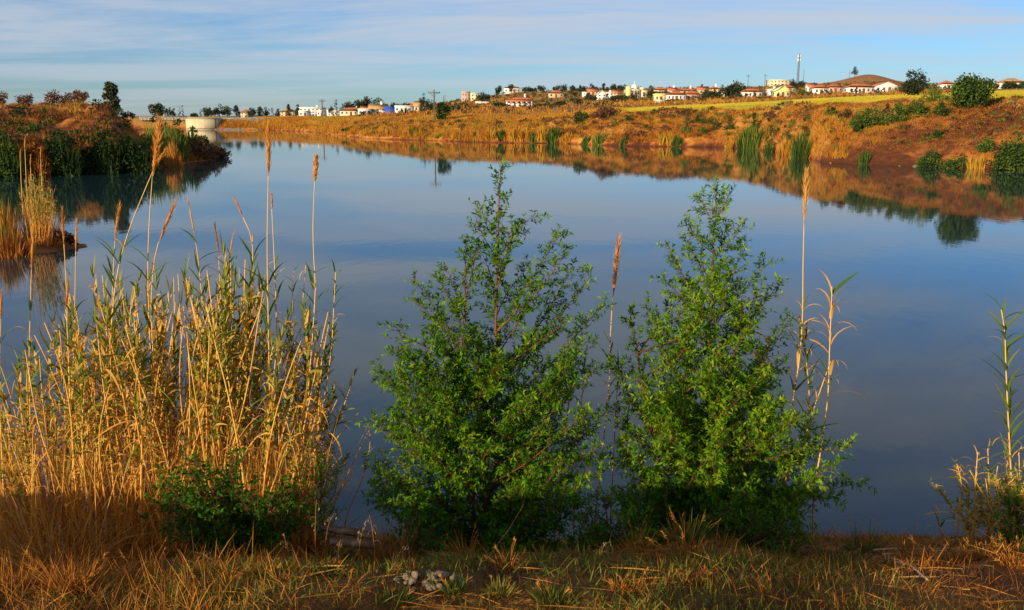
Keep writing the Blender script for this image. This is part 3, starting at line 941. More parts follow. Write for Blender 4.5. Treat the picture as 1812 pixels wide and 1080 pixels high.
# --- right bank: reeds and bushes one can tell apart
RB = 'reed clumps along the right shore'
for (u, d, vt, w, m, n, tint, lab) in [
    (572, 262, 220, 44, 'green_far', 420, (.0, .45), 'dark green reeds at the corner of the far shore below the white block'),
    (622, 225, 221, 40, 'green_far', 420, (.0, .45), 'dark green reeds on the far shore below the long red roof'),
    (733, 184, 220, 13, 'green_far', 200, (.05, .5), 'thin dark green reed clump below the power pole'),
    (721, 184, 222, 16, 'bankgrass', 220, (.35, .8), 'orange reed clump left of the thin dark one'),
    (757, 181, 234, 14, 'green_far', 160, (.05, .5), 'short dark reeds on the shore left of the willow reflection'),
    (778, 179, 236, 20, 'green_far', 220, (.2, .6), 'short green reeds on the shore under the drooping bush'),
    (813, 173, 234, 12, 'green_far', 160, (.1, .5), 'narrow green reeds on the shore right of the drooping bush'),
    (868, 168, 221, 18, 'bankgrass', 240, (.35, .85), 'orange reed column on the shore left of the dark green column'),
    (889, 167, 226, 14, 'green_far', 220, (.0, .4), 'dark green reed column below the arched house'),
    (910, 166, 219, 22, 'bankgrass', 260, (.35, .85), 'orange reed column right of the dark green column'),
    (930, 165, 219, 20, 'bankgrass', 260, (.4, .85), 'bright orange reed column below the wide bush'),
    (944, 164, 232, 18, 'green_far', 180, (.2, .7), 'olive reed clump between orange columns'),
    (960, 163, 217, 20, 'bankgrass', 260, (.4, .85), 'tallest orange reed column of the far shore'),
    (979, 162, 219, 24, 'green_far', 300, (.1, .55), 'green reed clump at the right end of the orange columns'),
    (1002, 160, 232, 26, 'bankgrass', 260, (.3, .8), 'rounded orange grass clump on the shore'),
    (1037, 152, 238, 16, 'green_far', 200, (.05, .5), 'dark green reeds on the shore left of the yellow green reeds'),
    (1059, 150, 231, 22, 'green_far', 260, (.4, .9), 'yellow green reeds on the shore below the purple bush'),
    (1103, 146, 242, 14, 'green_far', 200, (.1, .5), 'small green reed clump alone on the orange shore'),
    (1172, 145, 230, 8, 'bankgrass', 90, (.6, .9), 'thin pale reed column on the shore, left one'),
    (1185, 145, 229, 10, 'bankgrass', 110, (.6, .9), 'thin pale reed column on the shore, right one'),
    (1197, 145, 238, 20, 'green_far', 200, (.1, .5), 'dark low reeds right of the pale thin columns'),
    (1327, 132, 214, 44, 'green_far', 900, (.2, .75), 'tall green reed clump at the water in the cove'),
    (1290, 133, 246, 14, 'bankgrass', 120, (.6, .9), 'pale dry reeds left of the tall green cove reeds'),
    (1358, 126, 246, 16, 'green_far', 200, (.1, .5), 'low dark reeds between the two tall green clumps'),
    (1390, 113, 236, 26, 'bankgrass', 260, (.5, .95), 'dry golden reeds left of the tall green mound reeds'),
    (1415, 100, 226, 26, 'green_far', 560, (.1, .55), 'tall green reed clump at the left foot of the brown mound'),
    (1528, 85, 262, 18, 'green_far', 260, (.1, .55), 'small green reed clump at the water in front of the brown mound'),
    (1718, 78, 270, 12, 'bankgrass', 90, (.55, .9), 'dry pale reeds on the right shore, left bunch'),
    (1733, 78, 268, 18, 'bankgrass', 130, (.55, .9), 'dry pale reeds on the right shore, right bunch'),
    (1481, 112, 222, 16, 'green_far', 130, (.5, .9), 'bright green grass clump on the slope above the mound'),
]:
    blade_clump('reed_clump', lab, 'reeds', u, d, vt, w, m, int(n * 1.5), tuple(min(1, q + .14) for q in tint) if m == 'green_far' else tint, RB, lean=.3, droop=.25, width=max(.07, d * .0011), shore='slope' not in lab, hmul=(.2, 1.15), fall=.42)
BB = 'bushes on the right bank'
for (u, d, vt, w, m, n, tint, lab) in [
    (1207, 157, 196, 12, 'brown_far', 220, (.1, .6), 'small reddish bush at the left end of the field edge'),
    (1214, 151, 219, 17, 'green_far', 320, (.4, .95), 'yellow green round bush in the middle of the orange slope'),
    (1236, 152, 202, 20, 'green_far', 320, (.1, .6), 'olive bush on the upper orange slope, left of a pair'),
    (1264, 151, 199, 26, 'green_far', 360, (.1, .6), 'olive bush on the upper orange slope, right of a pair'),
    (1243, 150, 222, 18, 'green_far', 260, (.2, .7), 'grey green bush low on the orange slope'),
    (1291, 146, 203, 18, 'green_far', 260, (.1, .6), 'dark bush on the slope above the cove reeds'),
    (1334, 141, 202, 16, 'green_far', 300, (0, .4), 'round dark bush above the tall cove reeds'),
    (1366, 138, 203, 28, 'green_far', 340, (.15, .6), 'spreading green bush right of the round dark one'),
    (1392, 130, 210, 24, 'green_far', 300, (.15, .6), 'green bush on the slope above the mound reeds'),
    (1365, 138, 187, 14, 'brown_far', 220, (.1, .6), 'reddish bush at the field edge below the yellow roof'),
    (1425, 122, 196, 16, 'green_far', 240, (.1, .5), 'dark small bush on the slope below the red roofed house'),
    (1524, 105, 194, 34, 'green_far', 520, (.2, .85), 'green bush patch in the hollow behind the mound, left'),
    (1548, 108, 186, 34, 'green_far', 520, (.2, .85), 'green bush patch in the hollow behind the mound, right'),
    (1518, 100, 212, 20, 'green_far', 260, (.1, .5), 'small dark bush low in the hollow behind the mound'),
    (1588, 112, 178, 36, 'green_far', 520, (.2, .85), 'wide green bush under the field edge left of the dark tree'),
    (1622, 111, 172, 42, 'green_far', 620, (.2, .85), 'wide green bush under the dark wind blown tree'),
    (1652, 110, 152, 32, 'green_far', 620, (.35, .95), 'lime green bush between the two big trees'),
    (1664, 103, 178, 26, 'green_far', 360, (.05, .45), 'dark bush at the left foot of the big round bush tree'),
    (1572, 114, 181, 16, 'brown_far', 240, (.1, .5), 'dark red bush in the hollow under the field edge'),
    (1497, 114, 190, 22, 'brown_far', 260, (.1, .5), 'reddish brown bush on the slope left of the hollow'),
    (1473, 117, 186, 18, 'green_far', 260, (.1, .5), 'dark bush right under the field edge above the slope grass'),
    (1646, 80, 262, 42, 'green_far', 620, (.1, .55), 'green bush at the water right of the pale grass streak'),
    (1691, 78, 270, 36, 'green_far', 420, (.1, .55), 'green bush at the water left of the dry pale reeds'),
    (1744, 88, 240, 26, 'green_far', 300, (.3, .75), 'grey green bush halfway up the right slope'),
    (1657, 92, 220, 16, 'green_far', 200, (.05, .45), 'small dark bush on the mound crest below the big tree'),
    (1795, 74, 243, 66, 'green_far', 1500, (.08, .55), 'large green bush at the water on the right edge'),
]:
    d = shore_d(u, np.interp(u, FU, FD[:, 0])) + .6 if 'at the water' in lab else ground_at(u, vt + min(.85 * w, 30))
    far_tree('bush', lab, 'bush', u, d, vt, 0, w * 1.15, 'dome', m, int(n * 1.5), tint, BB, max(.14, w / F0 * d * .055), False)


# ------------------------------------------------------------------ houses of the town
FR = {}


def win_mesh(w, h):
    k = (round(w, 2), round(h, 2))
    if k not in FR:
        a, b_ = MB(), MB()
        box(a, -w / 2 - .1, w / 2 + .1, -.04, .1, -h / 2 - .1, h / 2 + .1)
        box(b_, -w / 2, w / 2, -.07, -.041, -h / 2, h / 2)
        FR[k] = (a.mesh('window'), b_.mesh('pane'))
    return FR[k]


def house(name, label, u0, u1, ve, d, vr=None, wall='white', roof='roof', kind='hip', floors=1, nw=3, rz=0., depth=None, chimney=False, cat='house', group=None, door=True, tank=False, arch=0):
    uc = (u0 + u1) / 2
    b_ = place(uc, d)
    w = (u1 - u0) / F0 * d
    dp = depth or min(13, max(6, w * .7))
    He = max(2.2, at(uc, ve, d)[2] - b_[2])
    Hr = max(1.6, at(uc, vr, d)[2] - b_[2] - He) if vr is not None else .5
    t = thing(name, label, cat, (b_[0], d + dp / 2, b_[2]), group, rz)
    m = MB()
    box(m, -w / 2, w / 2, -dp / 2, dp / 2, -2.5, He)
    if kind == 'gable_front':
        m.add([(-w / 2, -dp / 2, He), (w / 2, -dp / 2, He), (0, -dp / 2, He + Hr), (-w / 2, dp / 2, He), (w / 2, dp / 2, He), (0, dp / 2, He + Hr)], [(0, 1, 2), (4, 3, 5)])
    elif kind == 'gable':
        m.add([(-w / 2, -dp / 2, He), (-w / 2, dp / 2, He), (-w / 2, 0, He + Hr), (w / 2, -dp / 2, He), (w / 2, dp / 2, He), (w / 2, 0, He + Hr)], [(1, 0, 2), (3, 4, 5)])
    m.build('wall', M[wall], t)
    o = .45
    r = MB()
    zb = He + .01
    if kind == 'hip':
        rl = max(0., w / 2 - dp / 2)
        v = [(-w / 2 - o, -dp / 2 - o, zb), (w / 2 + o, -dp / 2 - o, zb), (w / 2 + o, dp / 2 + o, zb), (-w / 2 - o, dp / 2 + o, zb), (-rl, 0, zb + Hr), (rl + .01, 0, zb + Hr)]
        r.add(v, [(0, 1, 5, 4), (2, 3, 4, 5), (3, 2, 1, 0)])
        r.add(v, [(1, 2, 5), (3, 0, 4)])
    elif kind in ('gable', 'gable_front'):
        A = (lambda s, e, z: (e, s, z)) if kind == 'gable' else (lambda s, e, z: (s, e, z))
        hs, he = (dp / 2, w / 2) if kind == 'gable' else (w / 2, dp / 2)
        k = Hr / hs
        for sg in (-1, 1):
            lo = zb - o * k + .12
            v = []
            for th in (0, .18):
                v += [A(sg * (hs + o), -he - o, lo + th), A(sg * (hs + o), he + o, lo + th), A(0, he + o, zb + Hr + .12 + th), A(0, -he - o, zb + Hr + .12 + th)]
            r.add(v, [(0, 1, 2, 3), (4, 7, 6, 5), (0, 4, 5, 1), (1, 5, 6, 2), (3, 2, 6, 7), (0, 3, 7, 4)])
    else:
        for (a0, a1, c0, c1) in ((-w / 2 - .1, w / 2 + .1, -dp / 2 - .1, -dp / 2 + .2), (-w / 2 - .1, w / 2 + .1, dp / 2 - .2, dp / 2 + .1), (-w / 2 - .1, -w / 2 + .2, -dp / 2 + .2, dp / 2 - .2), (w / 2 - .2, w / 2 + .1, -dp / 2 + .2, dp / 2 - .2)):
            box(r, a0, a1, c0, c1, He + .005, He + .6)
        box(r, -w / 2 + .2, w / 2 - .2, -dp / 2 + .2, dp / 2 - .2, He + .003, He + .1)
    ro = r.build('roof' if kind != 'flat' else 'parapet', M[roof if kind != 'flat' else wall], t)
    if chimney:
        cm = MB()
        box(cm, w * .18, w * .18 + .7, .3, 1., He, He + Hr + 1.1)
        cm.build('chimney', M[wall], ro)
    if tank:
        cm = MB()
        tube(cm, [(w * .2, 0, He + Hr * .5), (w * .2, 0, He + Hr + 1.3)], [.55, .55], 8)
        tube(cm, [(w * .2 - .9, .4, He + Hr * .5), (w * .2 - .9, .4, He + Hr + .7)], [.06, .06], 4)
        cm.build('water_tank', M['white'], t)
    if arch:                                  # a porch of arches in front of the wall
        am = MB()
        aw = w * .96 / arch
        for k in range(arch):
            x = -w * .48 + aw * (k + .5)
            a = np.linspace(0, math.pi, 9)
            rr = aw * .36
            zs = He * .56
            ix, iz = np.cos(a) * rr + x, np.sin(a) * rr + zs
            ox, oz = np.clip(np.cos(a) * aw * .75, -aw / 2, aw / 2) + x, np.full(9, He - .15)
            V = []
            for y in (-dp / 2 - 1.8, -dp / 2 - 1.5):
                V += [(ix[i], y, iz[i]) for i in range(9)] + [(ox[i], y, oz[i]) for i in range(9)]
            f = []
            for i in range(8):
                f += [(i, i + 1, i + 10, i + 9), (18 + i, 27 + i, 28 + i, 19 + i), (i, 18 + i, 19 + i, i + 1)]
            am.add(V, f)
            for sx in (-1, 1):
                xa, xb = sorted((x + sx * rr, x + sx * aw / 2))
                box(am, xa, xb, -dp / 2 - 1.8, -dp / 2 - 1.5, -2.5, zs)
        am.build('arched_porch', M[wall], t)
        pr = MB()
        pr.add([(-w / 2 - .3, -dp / 2 - 2.1, He - .2), (w / 2 + .3, -dp / 2 - 2.1, He - .2), (w / 2 + .3, -dp / 2, He + .5), (-w / 2 - .3, -dp / 2, He + .5),
                (-w / 2 - .3, -dp / 2 - 2.1, He - .05), (w / 2 + .3, -dp / 2 - 2.1, He - .05), (w / 2 + .3, -dp / 2, He + .65), (-w / 2 - .3, -dp / 2, He + .65)],
               [(3, 2, 1, 0), (4, 5, 6, 7), (0, 1, 5, 4), (1, 2, 6, 5), (2, 3, 7, 6), (3, 0, 4, 7)])
        pr.build('porch_roof', M[roof], t)
    fh = He / floors
    for f in range(floors):
        ww, wh = min(1.0, w / (nw * 2.6)), min(1.15, fh * .4)
        fm, pm = win_mesh(ww, wh)
        for k in range(nw):
            x = -w / 2 + w * (k + .5) / nw
            z = f * fh + fh * .56
            if f == 0 and door and k == nw // 2 and not arch:
                dm = MB()
                box(dm, x - .5, x + .5, -dp / 2 - .05, -dp / 2 + .05, -.3, min(2.1, fh * .8))
                dm.build('door', M['door'], t)
                continue
            wo = link('window', fm, M['white'], t, (x, -dp / 2, z))
            link('pane', pm, M['glass'], wo)
    ns = max(1, int(dp / 5))
    fm, pm = win_mesh(min(1.3, dp / (ns * 2)), min(1.4, fh * .45))
    for f in range(floors):
        for k in range(ns):
            wo = link('window', fm, M['white'], t, (-w / 2, -dp / 2 + dp * (k + .5) / ns, f * fh + fh * .56))
            wo.rotation_euler = (0, 0, -math.pi / 2)
            link('pane', pm, M['glass'], wo)
    return t


house('house', 'small pinkish house with red roof among the horizon trees', 426, 438, 200, 440, 194, 'cream', 'roof', 'hip', 2, 2)
house('house', 'tan two storey house left of the white block', 496, 522, 198, 470, 193.5, 'tan', 'roof_tan', 'hip', 2, 4)
house('apartment_block', 'long flat roofed white apartment block on the waterside', 530, 571, 192, 480, None, 'white', 'roof', 'flat', 3, 6, cat='building', tank=True)
house('white_house', 'low white house in front of the left end of the white block', 529, 543, 201, 455, None, 'white', 'roof', 'flat', 1, 2)
house('white_house', 'low white house in front of the white block middle', 561, 572, 201, 455, None, 'white', 'roof', 'flat', 1, 2)
house('white_house', 'white house with flat roof right of the tall pole', 579, 601, 197, 450, None, 'white', 'roof', 'flat', 2, 3)
house('house', 'long low house with wide red tiled roof by the white block', 602, 640, 198, 430, 190, 'cream', 'roof', 'hip', 1, 5, chimney=True)
house('house', 'smaller red roofed house between the long red roof and tall house', 638, 654, 199, 420, 193, 'white', 'roof', 'gable', 1, 3)
house('house', 'taller white house with ochre roof left of the blue shed', 653, 683, 193, 400, 185, 'white', 'roof_tan', 'gable', 2, 3, tank=True)
house('house', 'white flat annex at the left of the ochre roofed house', 634, 655, 200, 395, None, 'white', 'roof', 'flat', 1, 3)
house('shed', 'bright blue metal shed between white buildings', 681, 698, 194.5, 385, None, 'blue', 'blue', 'flat', 1, 1, cat='shed', door=True)
house('shed', 'long low white shed right of the blue shed', 699, 729, 197.5, 385, None, 'white', 'roof', 'flat', 1, 4, cat='shed')
house('house', 'small pink house behind the long white shed', 719, 730, 187, 450, 182, 'pink', 'roof', 'hip', 1, 2)
house('house', 'tan house under the round tree on a bare trunk', 733, 754, 191, 345, 187, 'tan', 'roof_tan', 'gable', 1, 3)
house('unfinished_house', 'grey unfinished building on the hill skyline', 817, 831, 164, 520, None, 'pink', 'roof', 'flat', 2, 3, cat='building', door=False)
house('white_house', 'small white two storey house on the hill skyline', 833, 846, 166.5, 510, None, 'cream', 'roof', 'flat', 2, 2)
house('villa', 'large white villa with arched porch and red hipped roof', 896, 942, 183, 352, 171, 'white', 'roof', 'hip', 2, 5, chimney=True, arch=5, cat='villa')
house('house', 'pale long house on the hill ridge between trees', 892, 920, 156, 655, 153, 'white', 'roof', 'hip', 1, 4)
house('house', 'lone red roofed house on the slope below the ridge', 971, 997, 169, 480, 162, 'tan', 'roof', 'hip', 1, 3)
house('white_house', 'small white cube house at the left of the terraced houses', 1031, 1041, 168, 470, None, 'white', 'roof', 'flat', 2, 2)
house('house', 'orange roofed house behind the small white cube house', 1040, 1058, 168, 520, 163.5, 'pink', 'roof', 'gable', 1, 3)
house('white_house', 'tallest white terraced house with gable end', 1057, 1072, 167, 430, 161, 'white', 'white', 'gable_front', 2, 2)
house('white_house', 'white terraced house right of the gable end', 1073, 1084, 166, 460, None, 'white', 'roof', 'flat', 2, 2, tank=True)
house('white_house', 'furthest right of the terraced white houses', 1085, 1096, 165, 470, 162, 'cream', 'roof', 'gable', 2, 2)
house('house', 'large red roof house right of the yellow church', 1156, 1182, 163, 520, 154, 'cream', 'roof', 'hip', 1, 4)
house('house', 'house with red roof and white tank in mid town', 1200, 1234, 167.5, 470, 160.5, 'cream', 'roof', 'hip', 1, 4, tank=True)
house('house', 'small white house between the two upper red roofs', 1184, 1198, 164, 500, 161, 'white', 'roof', 'gable', 1, 2, tank=True)
house('house', 'yellow long house below the church, left end of the row', 1159, 1180, 174.5, 350, None, 'yellow', 'roof', 'flat', 1, 3)
house('house', 'white house with red hipped roof in the front row', 1181, 1213, 175, 345, 169.5, 'white', 'roof', 'hip', 1, 5)
house('house', 'house with bright red roof at the right of the front row', 1215, 1236, 176, 350, 170, 'pink', 'roof', 'hip', 1, 3)
house('house', 'yellow two storey house near the upper town edge', 1255, 1274, 159, 520, 152.5, 'yellow', 'roof', 'hip', 2, 3, tank=True)
house('house', 'narrow red roof house left of the yellow upper house', 1236, 1254, 166, 500, 161, 'tan', 'roof', 'gable', 1, 2)
house('white_house', 'small white house left of the big town tree', 1276, 1286, 167, 400, 163, 'white', 'roof', 'gable_front', 1, 2)
house('house', 'red roofed long house right of the big town tree', 1315, 1348, 171, 380, 165, 'white', 'roof', 'hip', 1, 4)
house('white_house', 'white flat house behind the yellow roofed house', 1361, 1378, 167, 410, None, 'white', 'roof', 'flat', 1, 2, tank=True)
house('house', 'yellow gabled house standing at the field edge', 1373, 1397, 176, 330, 169.5, 'yellow', 'yellow', 'gable_front', 1, 3)
house('house', 'red roof house right behind the yellow gabled house', 1385, 1407, 164, 450, 159, 'tan', 'roof', 'hip', 1, 3)
house('flat_building', 'wide cream flat roofed building on the skyline left of the mast', 1363, 1399, 142.5, 700, None, 'cream', 'roof', 'flat', 2, 6, cat='building')
house('white_house', 'small white house below the bare hill', 1431, 1447, 159, 430, 154.5, 'white', 'roof', 'gable', 1, 2)
house('house', 'small house with bright red roof at the field edge right of the mast', 1441, 1465, 171, 350, 165, 'white', 'roof', 'hip', 1, 3)
house('house', 'orange roofed house between the small white house and long one', 1466, 1490, 164, 400, 160, 'pink', 'roof', 'hip', 1, 3)
house('house', 'long white house with red roof below the bare hill', 1502, 1546, 163.5, 340, 157.5, 'white', 'roof', 'hip', 1, 6)
house('house', 'white gable fronted house left of the dark wind blown tree', 1549, 1588, 162.5, 345, 155, 'white', 'roof', 'gable_front', 1, 4)
house('house', 'white house half hidden by the lime green bush', 1668, 1690, 155, 380, 149.5, 'white', 'roof', 'hip', 1, 3)
house('house', 'pale house with tan roof at the right edge of the photo', 1775, 1815, 154.5, 340, 149.5, 'white', 'roof_tan', 'hip', 1, 5)


def church():
    d = 470
    b_ = place(1127, d)
    z = lambda v: at(1127, v, d)[2] - b_[2]
    X_ = lambda u: (u - 1127) / F0 * d
    t = thing('church', 'tall yellow church with small dome and bell tower above the town', 'church', b_)
    m = MB()
    box(m, X_(1109), X_(1132), 0, 14, -3, z(158))
    m.build('nave_wall', M['yellow'], t)
    m = MB()
    box(m, X_(1132) + .01, X_(1145), 1, 11, -3, z(160))
    m.build('side_wall', M['cream'], t)
    m = MB()
    box(m, X_(1109) - .2, X_(1116), -.6, 3, -3, z(153))
    m.build('tower', M['yellow'], t)
    m = MB()
    cx = X_(1125)
    tube(m, [(cx, 6, z(158)), (cx, 6, z(153.5))], [1.6, 1.6], 10)
    prof_ = [(1.65, 0), (1.5, .5), (1.1, 1.0), (.55, 1.35), (.1, 1.5)]
    tube(m, [(cx, 6, z(153.5) + h) for _, h in prof_], [r for r, _ in prof_], 10)
    dm = m.build('dome', M['white'], t)
    m = MB()
    box(m, cx - .08, cx + .08, 5.92, 6.08, z(153.5) + 1.45, z(153.5) + 3.0)
    box(m, cx - .45, cx + .45, 5.93, 6.07, z(153.5) + 2.3, z(153.5) + 2.5)
    m.build('cross', M['white'], dm)
    m = MB()
    box(m, X_(1133), X_(1140), 1.2, 5, z(160) + .01, z(154.5))
    m.build('bell_tower', M['cream'], t)
    fm, pm = win_mesh(1.1, 2.0)
    for u in (1119, 1124, 1129):
        for v in (164, 172):
            wo = link('window', fm, M['white'], t, (X_(u), 0, z(v)))
            link('pane', pm, M['glass'], wo)
    wo = link('window', fm, M['white'], t, (X_(1139), 1, z(167)))
    link('pane', pm, M['glass'], wo)
    m = MB()
    box(m, X_(1125) - .8, X_(1125) + .8, -.06, .05, -1, 2.6)
    m.build('door', M['door'], t)


church()


def low_wall(label, u0, u1, vt, d, h):
    b_ = place((u0 + u1) / 2, d)
    w = (u1 - u0) / F0 * d
    t = thing('garden_wall', label, 'wall', b_)
    m = MB()
    zt = at(u0, vt, d)[2] - b_[2]
    box(m, -w / 2, w / 2, 0, .3, -2, max(.8, zt))
    m.build('wall', M['white'], t)
    m = MB()
    box(m, -w / 2 - .05, w / 2 + .05, -.05, .35, max(.8, zt) + .002, max(.8, zt) + .12)
    m.build('coping', M['cream'], t)


low_wall('low white wall on the dry hillside below the skyline houses', 841, 865, 181.5, 420, 1.2)
low_wall('low white wall before the dark hedge under the front row', 1160, 1176, 184, 320, 1)


def power_pole(label, u, d, vt, cross=True, r=.13):
    b_ = place(u, d)
    h = at(u, vt, d)[2] - b_[2]
    t = thing('power_pole', label, 'power pole', b_)
    m = MB()
    tube(m, [(0, 0, -.5), (0, 0, h * .5), (0, 0, h)], [r, r * .9, r * .75], 7)
    m.build('post', M['pole'], t)
    if cross:
        m = MB()
        box(m, -1.3, 1.3, -.2, -.05, h - .75, h - .55)
        ca = m.build('crossarm', M['pole'], t)
        im = MB()
        tube(im, [(0, 0, 0), (0, 0, .18), (0, 0, .3)], [.05, .09, .04], 6)
        ime = im.mesh('insulator')
        for x in (-1.15, -.45, .45, 1.15):
            link('insulator', ime, M['steel'], ca, (x, -.12, h - .55))
        m = MB()
        tube(m, [(-.8, -.12, h - .72), (0, -.1, h - 1.5)], [.035, .035], 4)
        tube(m, [(.8, -.12, h - .72), (0, -.1, h - 1.5)], [.035, .035], 4)
        m.build('brace', M['steel'], t)
    return t


power_pole('tall wooden power pole with crossarm beside the drooping bush', 769, 194, 159, True, .17)
power_pole('tall dark pole with crossarm in front of the white block', 571, 330, 176, True, .24)
power_pole('thin pole behind the right end of the village tree line', 785, 420, 170, False, .16)
power_pole('thin pole on the slope right of the crossarm pole', 787.5, 400, 168, False, .14)
power_pole('thin utility pole on the skyline left of the cream building, left one', 1323, 640, 133, True, .2)
power_pole('thin utility pole on the skyline left of the cream building, right one', 1353, 640, 132, True, .2)
power_pole('thin pole on the left shoulder of the bare hill', 1503, 860, 124, False, .2)
power_pole('thin pole on the right shoulder of the bare hill', 1551, 860, 133, False, .22)
power_pole('thin pole beside the radio mast', 1421, 650, 123, False, .18)
power_pole('thin pole in the upper town above the red roofs', 1204, 560, 153, True, .2)


def mast():
    d = 650
    b_ = place(1411, d)
    h = at(1411, 96, d)[2] - b_[2]
    t = thing('radio_mast', 'tall lattice radio mast standing beside the cream building', 'radio mast', b_)
    w0, w1 = .62, .42
    P = lambda k, z: np.array([(-1, 1, 1, -1)[k] * (w0 + (w1 - w0) * z / h), (-1, -1, 1, 1)[k] * (w0 + (w1 - w0) * z / h), z])
    for k in range(4):
        m = MB()
        tube(m, [P(k, -1), P(k, h)], [.12, .10], 5)
        m.build('leg', M['steel'], t)
    m = MB()
    zs = np.linspace(0, h, 17)
    for a, c_ in zip(zs[:-1], zs[1:]):
        for k in range(4):
            tube(m, [P(k, a), P((k + 1) % 4, c_)], .08, 4)
            tube(m, [P(k, c_), P((k + 1) % 4, c_)], .08, 4)
    m.build('bracing', M['steel'], t, kind='stuff')
    am = MB()
    box(am, -.2, .2, -.15, .15, -1.1, 1.1)
    ame = am.mesh('antenna_panel')
    for z in (h - 1.5, h - 4.2):
        for k in range(4):
            p = P(k, z)
            link('antenna_panel', ame, M['white'], t, (p[0] * 1.5, p[1] * 1.5, z))
    m = MB()
    tube(m, [(0, 0, h - .5), (0, 0, h + 1.6)], [.06, .03], 5)
    m.build('lightning_rod', M['steel'], t)


mast()


# ------------------------------------------------------------------ grass and scrub that nobody could count
def tufts(name, n, ulo, uhi, dlo_k, dhi_k, m, hmin, hmax, tint, label, mask=None, per=5, wid=.09, seed=1, U_=None, lean=.45):
    rng = np.random.default_rng(seed)
    u = rng.uniform(ulo, uhi, n)
    T = (LU, LD) if U_ == 'left' else (FU, FD)
    d0 = np.interp(u, T[0], T[1][:, dlo_k])
    d1 = np.interp(u, T[0], T[1][:, dhi_k])
    y = d0 + (d1 - d0) * rng.random(n)
    x = (u - 906) / F0 / .9783 * y
    x = x + rng.normal(size=n) * .1
    z, uq_, yy_, fd_, il, _ = height(x, y, True)
    ok = z > .05
    ok &= (il if U_ == 'left' else ~il)
    if mask is not None:
        ok &= mask(u, y, x, yy_ - fd_[..., 0], rng)
    x, y, z = x[ok], y[ok], z[ok]
    k = len(x)
    cl = vnoise(x * .3, y * .3, seed + 5) * .5 + vnoise(x * .05, y * .05, seed + 9) * .5
    P = np.repeat(np.stack([x, y, z - .04], -1), per, 0) + rng.normal(size=(k * per, 3)) * [.12, .12, 0]
    D = np.stack([rng.normal(size=k * per) * lean, rng.normal(size=k * per) * lean, np.ones(k * per)], -1)
    hh = np.repeat(hmin + (hmax - hmin) * np.clip(.5 + cl * .6 + rng.normal(size=k) * .15, 0, 1), per) * rng.uniform(.6, 1.1, k * per)
    tt = np.clip(np.repeat(tint[0] + (tint[1] - tint[0]) * np.clip(.5 + cl * .7, 0, 1), per) + np.repeat(rng.normal(size=k) * .17, per) + rng.normal(size=k * per) * .08, 0, 1)
    mb = MB()
    blades(mb, P, D, hh, wid, .1, 1, tt, rng)
    o = mb.build(name, M[m], kind='stuff')
    o['label'] = label
    o['category'] = 'grass'
    return o


tufts('dry_grass', 26000, 420, 1480, 0, 1, 'bankgrass', .25, .95, (.12, .8), 'orange dry grass covering the far right bank', seed=3, wid=.12,
      mask=lambda u, y, x, s, r: (vnoise(x * .12, y * .12, 4) + .55 + r.random(len(u)) * .6 > .45) & (s > .3))
tufts('dry_grass', 22000, 1400, 1900, 0, 1, 'bankgrass', .12, .5, (.05, .75), 'sparse dry grass on the brown mound and the slope above it', seed=4, wid=.06,
      mask=lambda u, y, x, s, r: (vnoise(x * .25, y * .25, 6) * .7 + np.clip((s - 5.5) / 7, -.5, .6) + r.random(len(u)) * .7 > .2) & (s > .8))
tufts('shore_weeds', 5000, 1420, 1900, 0, 1, 'bankgrass', .1, .45, (-.15, .4), 'dark weeds along the waterline below the brown mound', seed=26, wid=.05, lean=.5,
      mask=lambda u, y, x, s, r: (s < 2.6) & (vnoise(x * .5, y * .5, 14) > -.2))
tufts('field_grass', 26000, 1085, 1900, 1, 2, 'fieldgrass', .25, .5, (.1, .9), 'yellow green grass standing in the field', seed=5, wid=.10, lean=.25)
tufts('dry_grass', 9000, 640, 1100, 1, 2, 'bankgrass', .3, .9, (.2, .85), 'orange grass on the terrace below the village', seed=6, wid=.14)
tufts('green_grass', 7000, 470, 660, 0, 2, 'bankgrass', .3, 1.0, (.25, 1.0), 'green and orange grass on the far end of the bank', seed=7, wid=.2)
tufts('reed_fringe', 5200, 384, 640, 0, 1, 'bankgrass', .8, 2.0, (.25, .8), 'orange reed fringe along the foot of the dam', seed=8, wid=.18, lean=.08,
      mask=lambda u, y, x, s, r: (s < 9) & (s > -.2))
tufts('reed_fringe', 3800, 690, 1015, 0, 1, 'bankgrass', .9, 2.7, (.3, .8), 'tall orange reeds along the foot of the far bank', seed=17, wid=.13, lean=.07,
      mask=lambda u, y, x, s, r: (s < 2.6) & (vnoise(u * .07, 0 * u, 24) + .3 * vnoise(u * .3, 0 * u, 25) > -.12))
tufts('reed_fringe', 9000, 560, 1425, 0, 1, 'bankgrass', .3, 1.3, (-.1, .75), 'low reed fringe along the right waterline', seed=9, wid=.10, lean=.12,
      mask=lambda u, y, x, s, r: (s < 3.0) & (vnoise(x * .2, y * .2, 14) > -.35))
tufts('dry_grass', 9000, -90, 262, 0, 2, 'bankgrass', .15, .9, (-.15, .55), 'rust coloured dry grass on the left bank', U_='left', seed=10, wid=.08,
      mask=lambda u, y, x, s, r: vnoise(x * .5, y * .5, 19) + .6 * vnoise(x * 1.7, y * 1.7, 20) + r.random(len(u)) * .5 > .25)
tufts('dry_grass', 2600, -90, 250, 2, 3, 'bankgrass', .3, .8, (.3, .8), 'straw coloured grass along the top of the left bank', U_='left', seed=12, wid=.07)
tufts('shore_weeds', 5200, -90, 412, 0, 1, 'bankgrass', .3, 1.1, (-.1, .35), 'dark brown weeds along the left waterline', U_='left', seed=18, wid=.09, lean=.3,
      mask=lambda u, y, x, s, r: np.ones(len(u), bool))
tufts('scrub', 4200, 250, 415, 0, 3, 'bankgrass', .3, 1.0, (.0, 1.0), 'brown and green scrub on the low point', U_='left', seed=13, wid=.08)
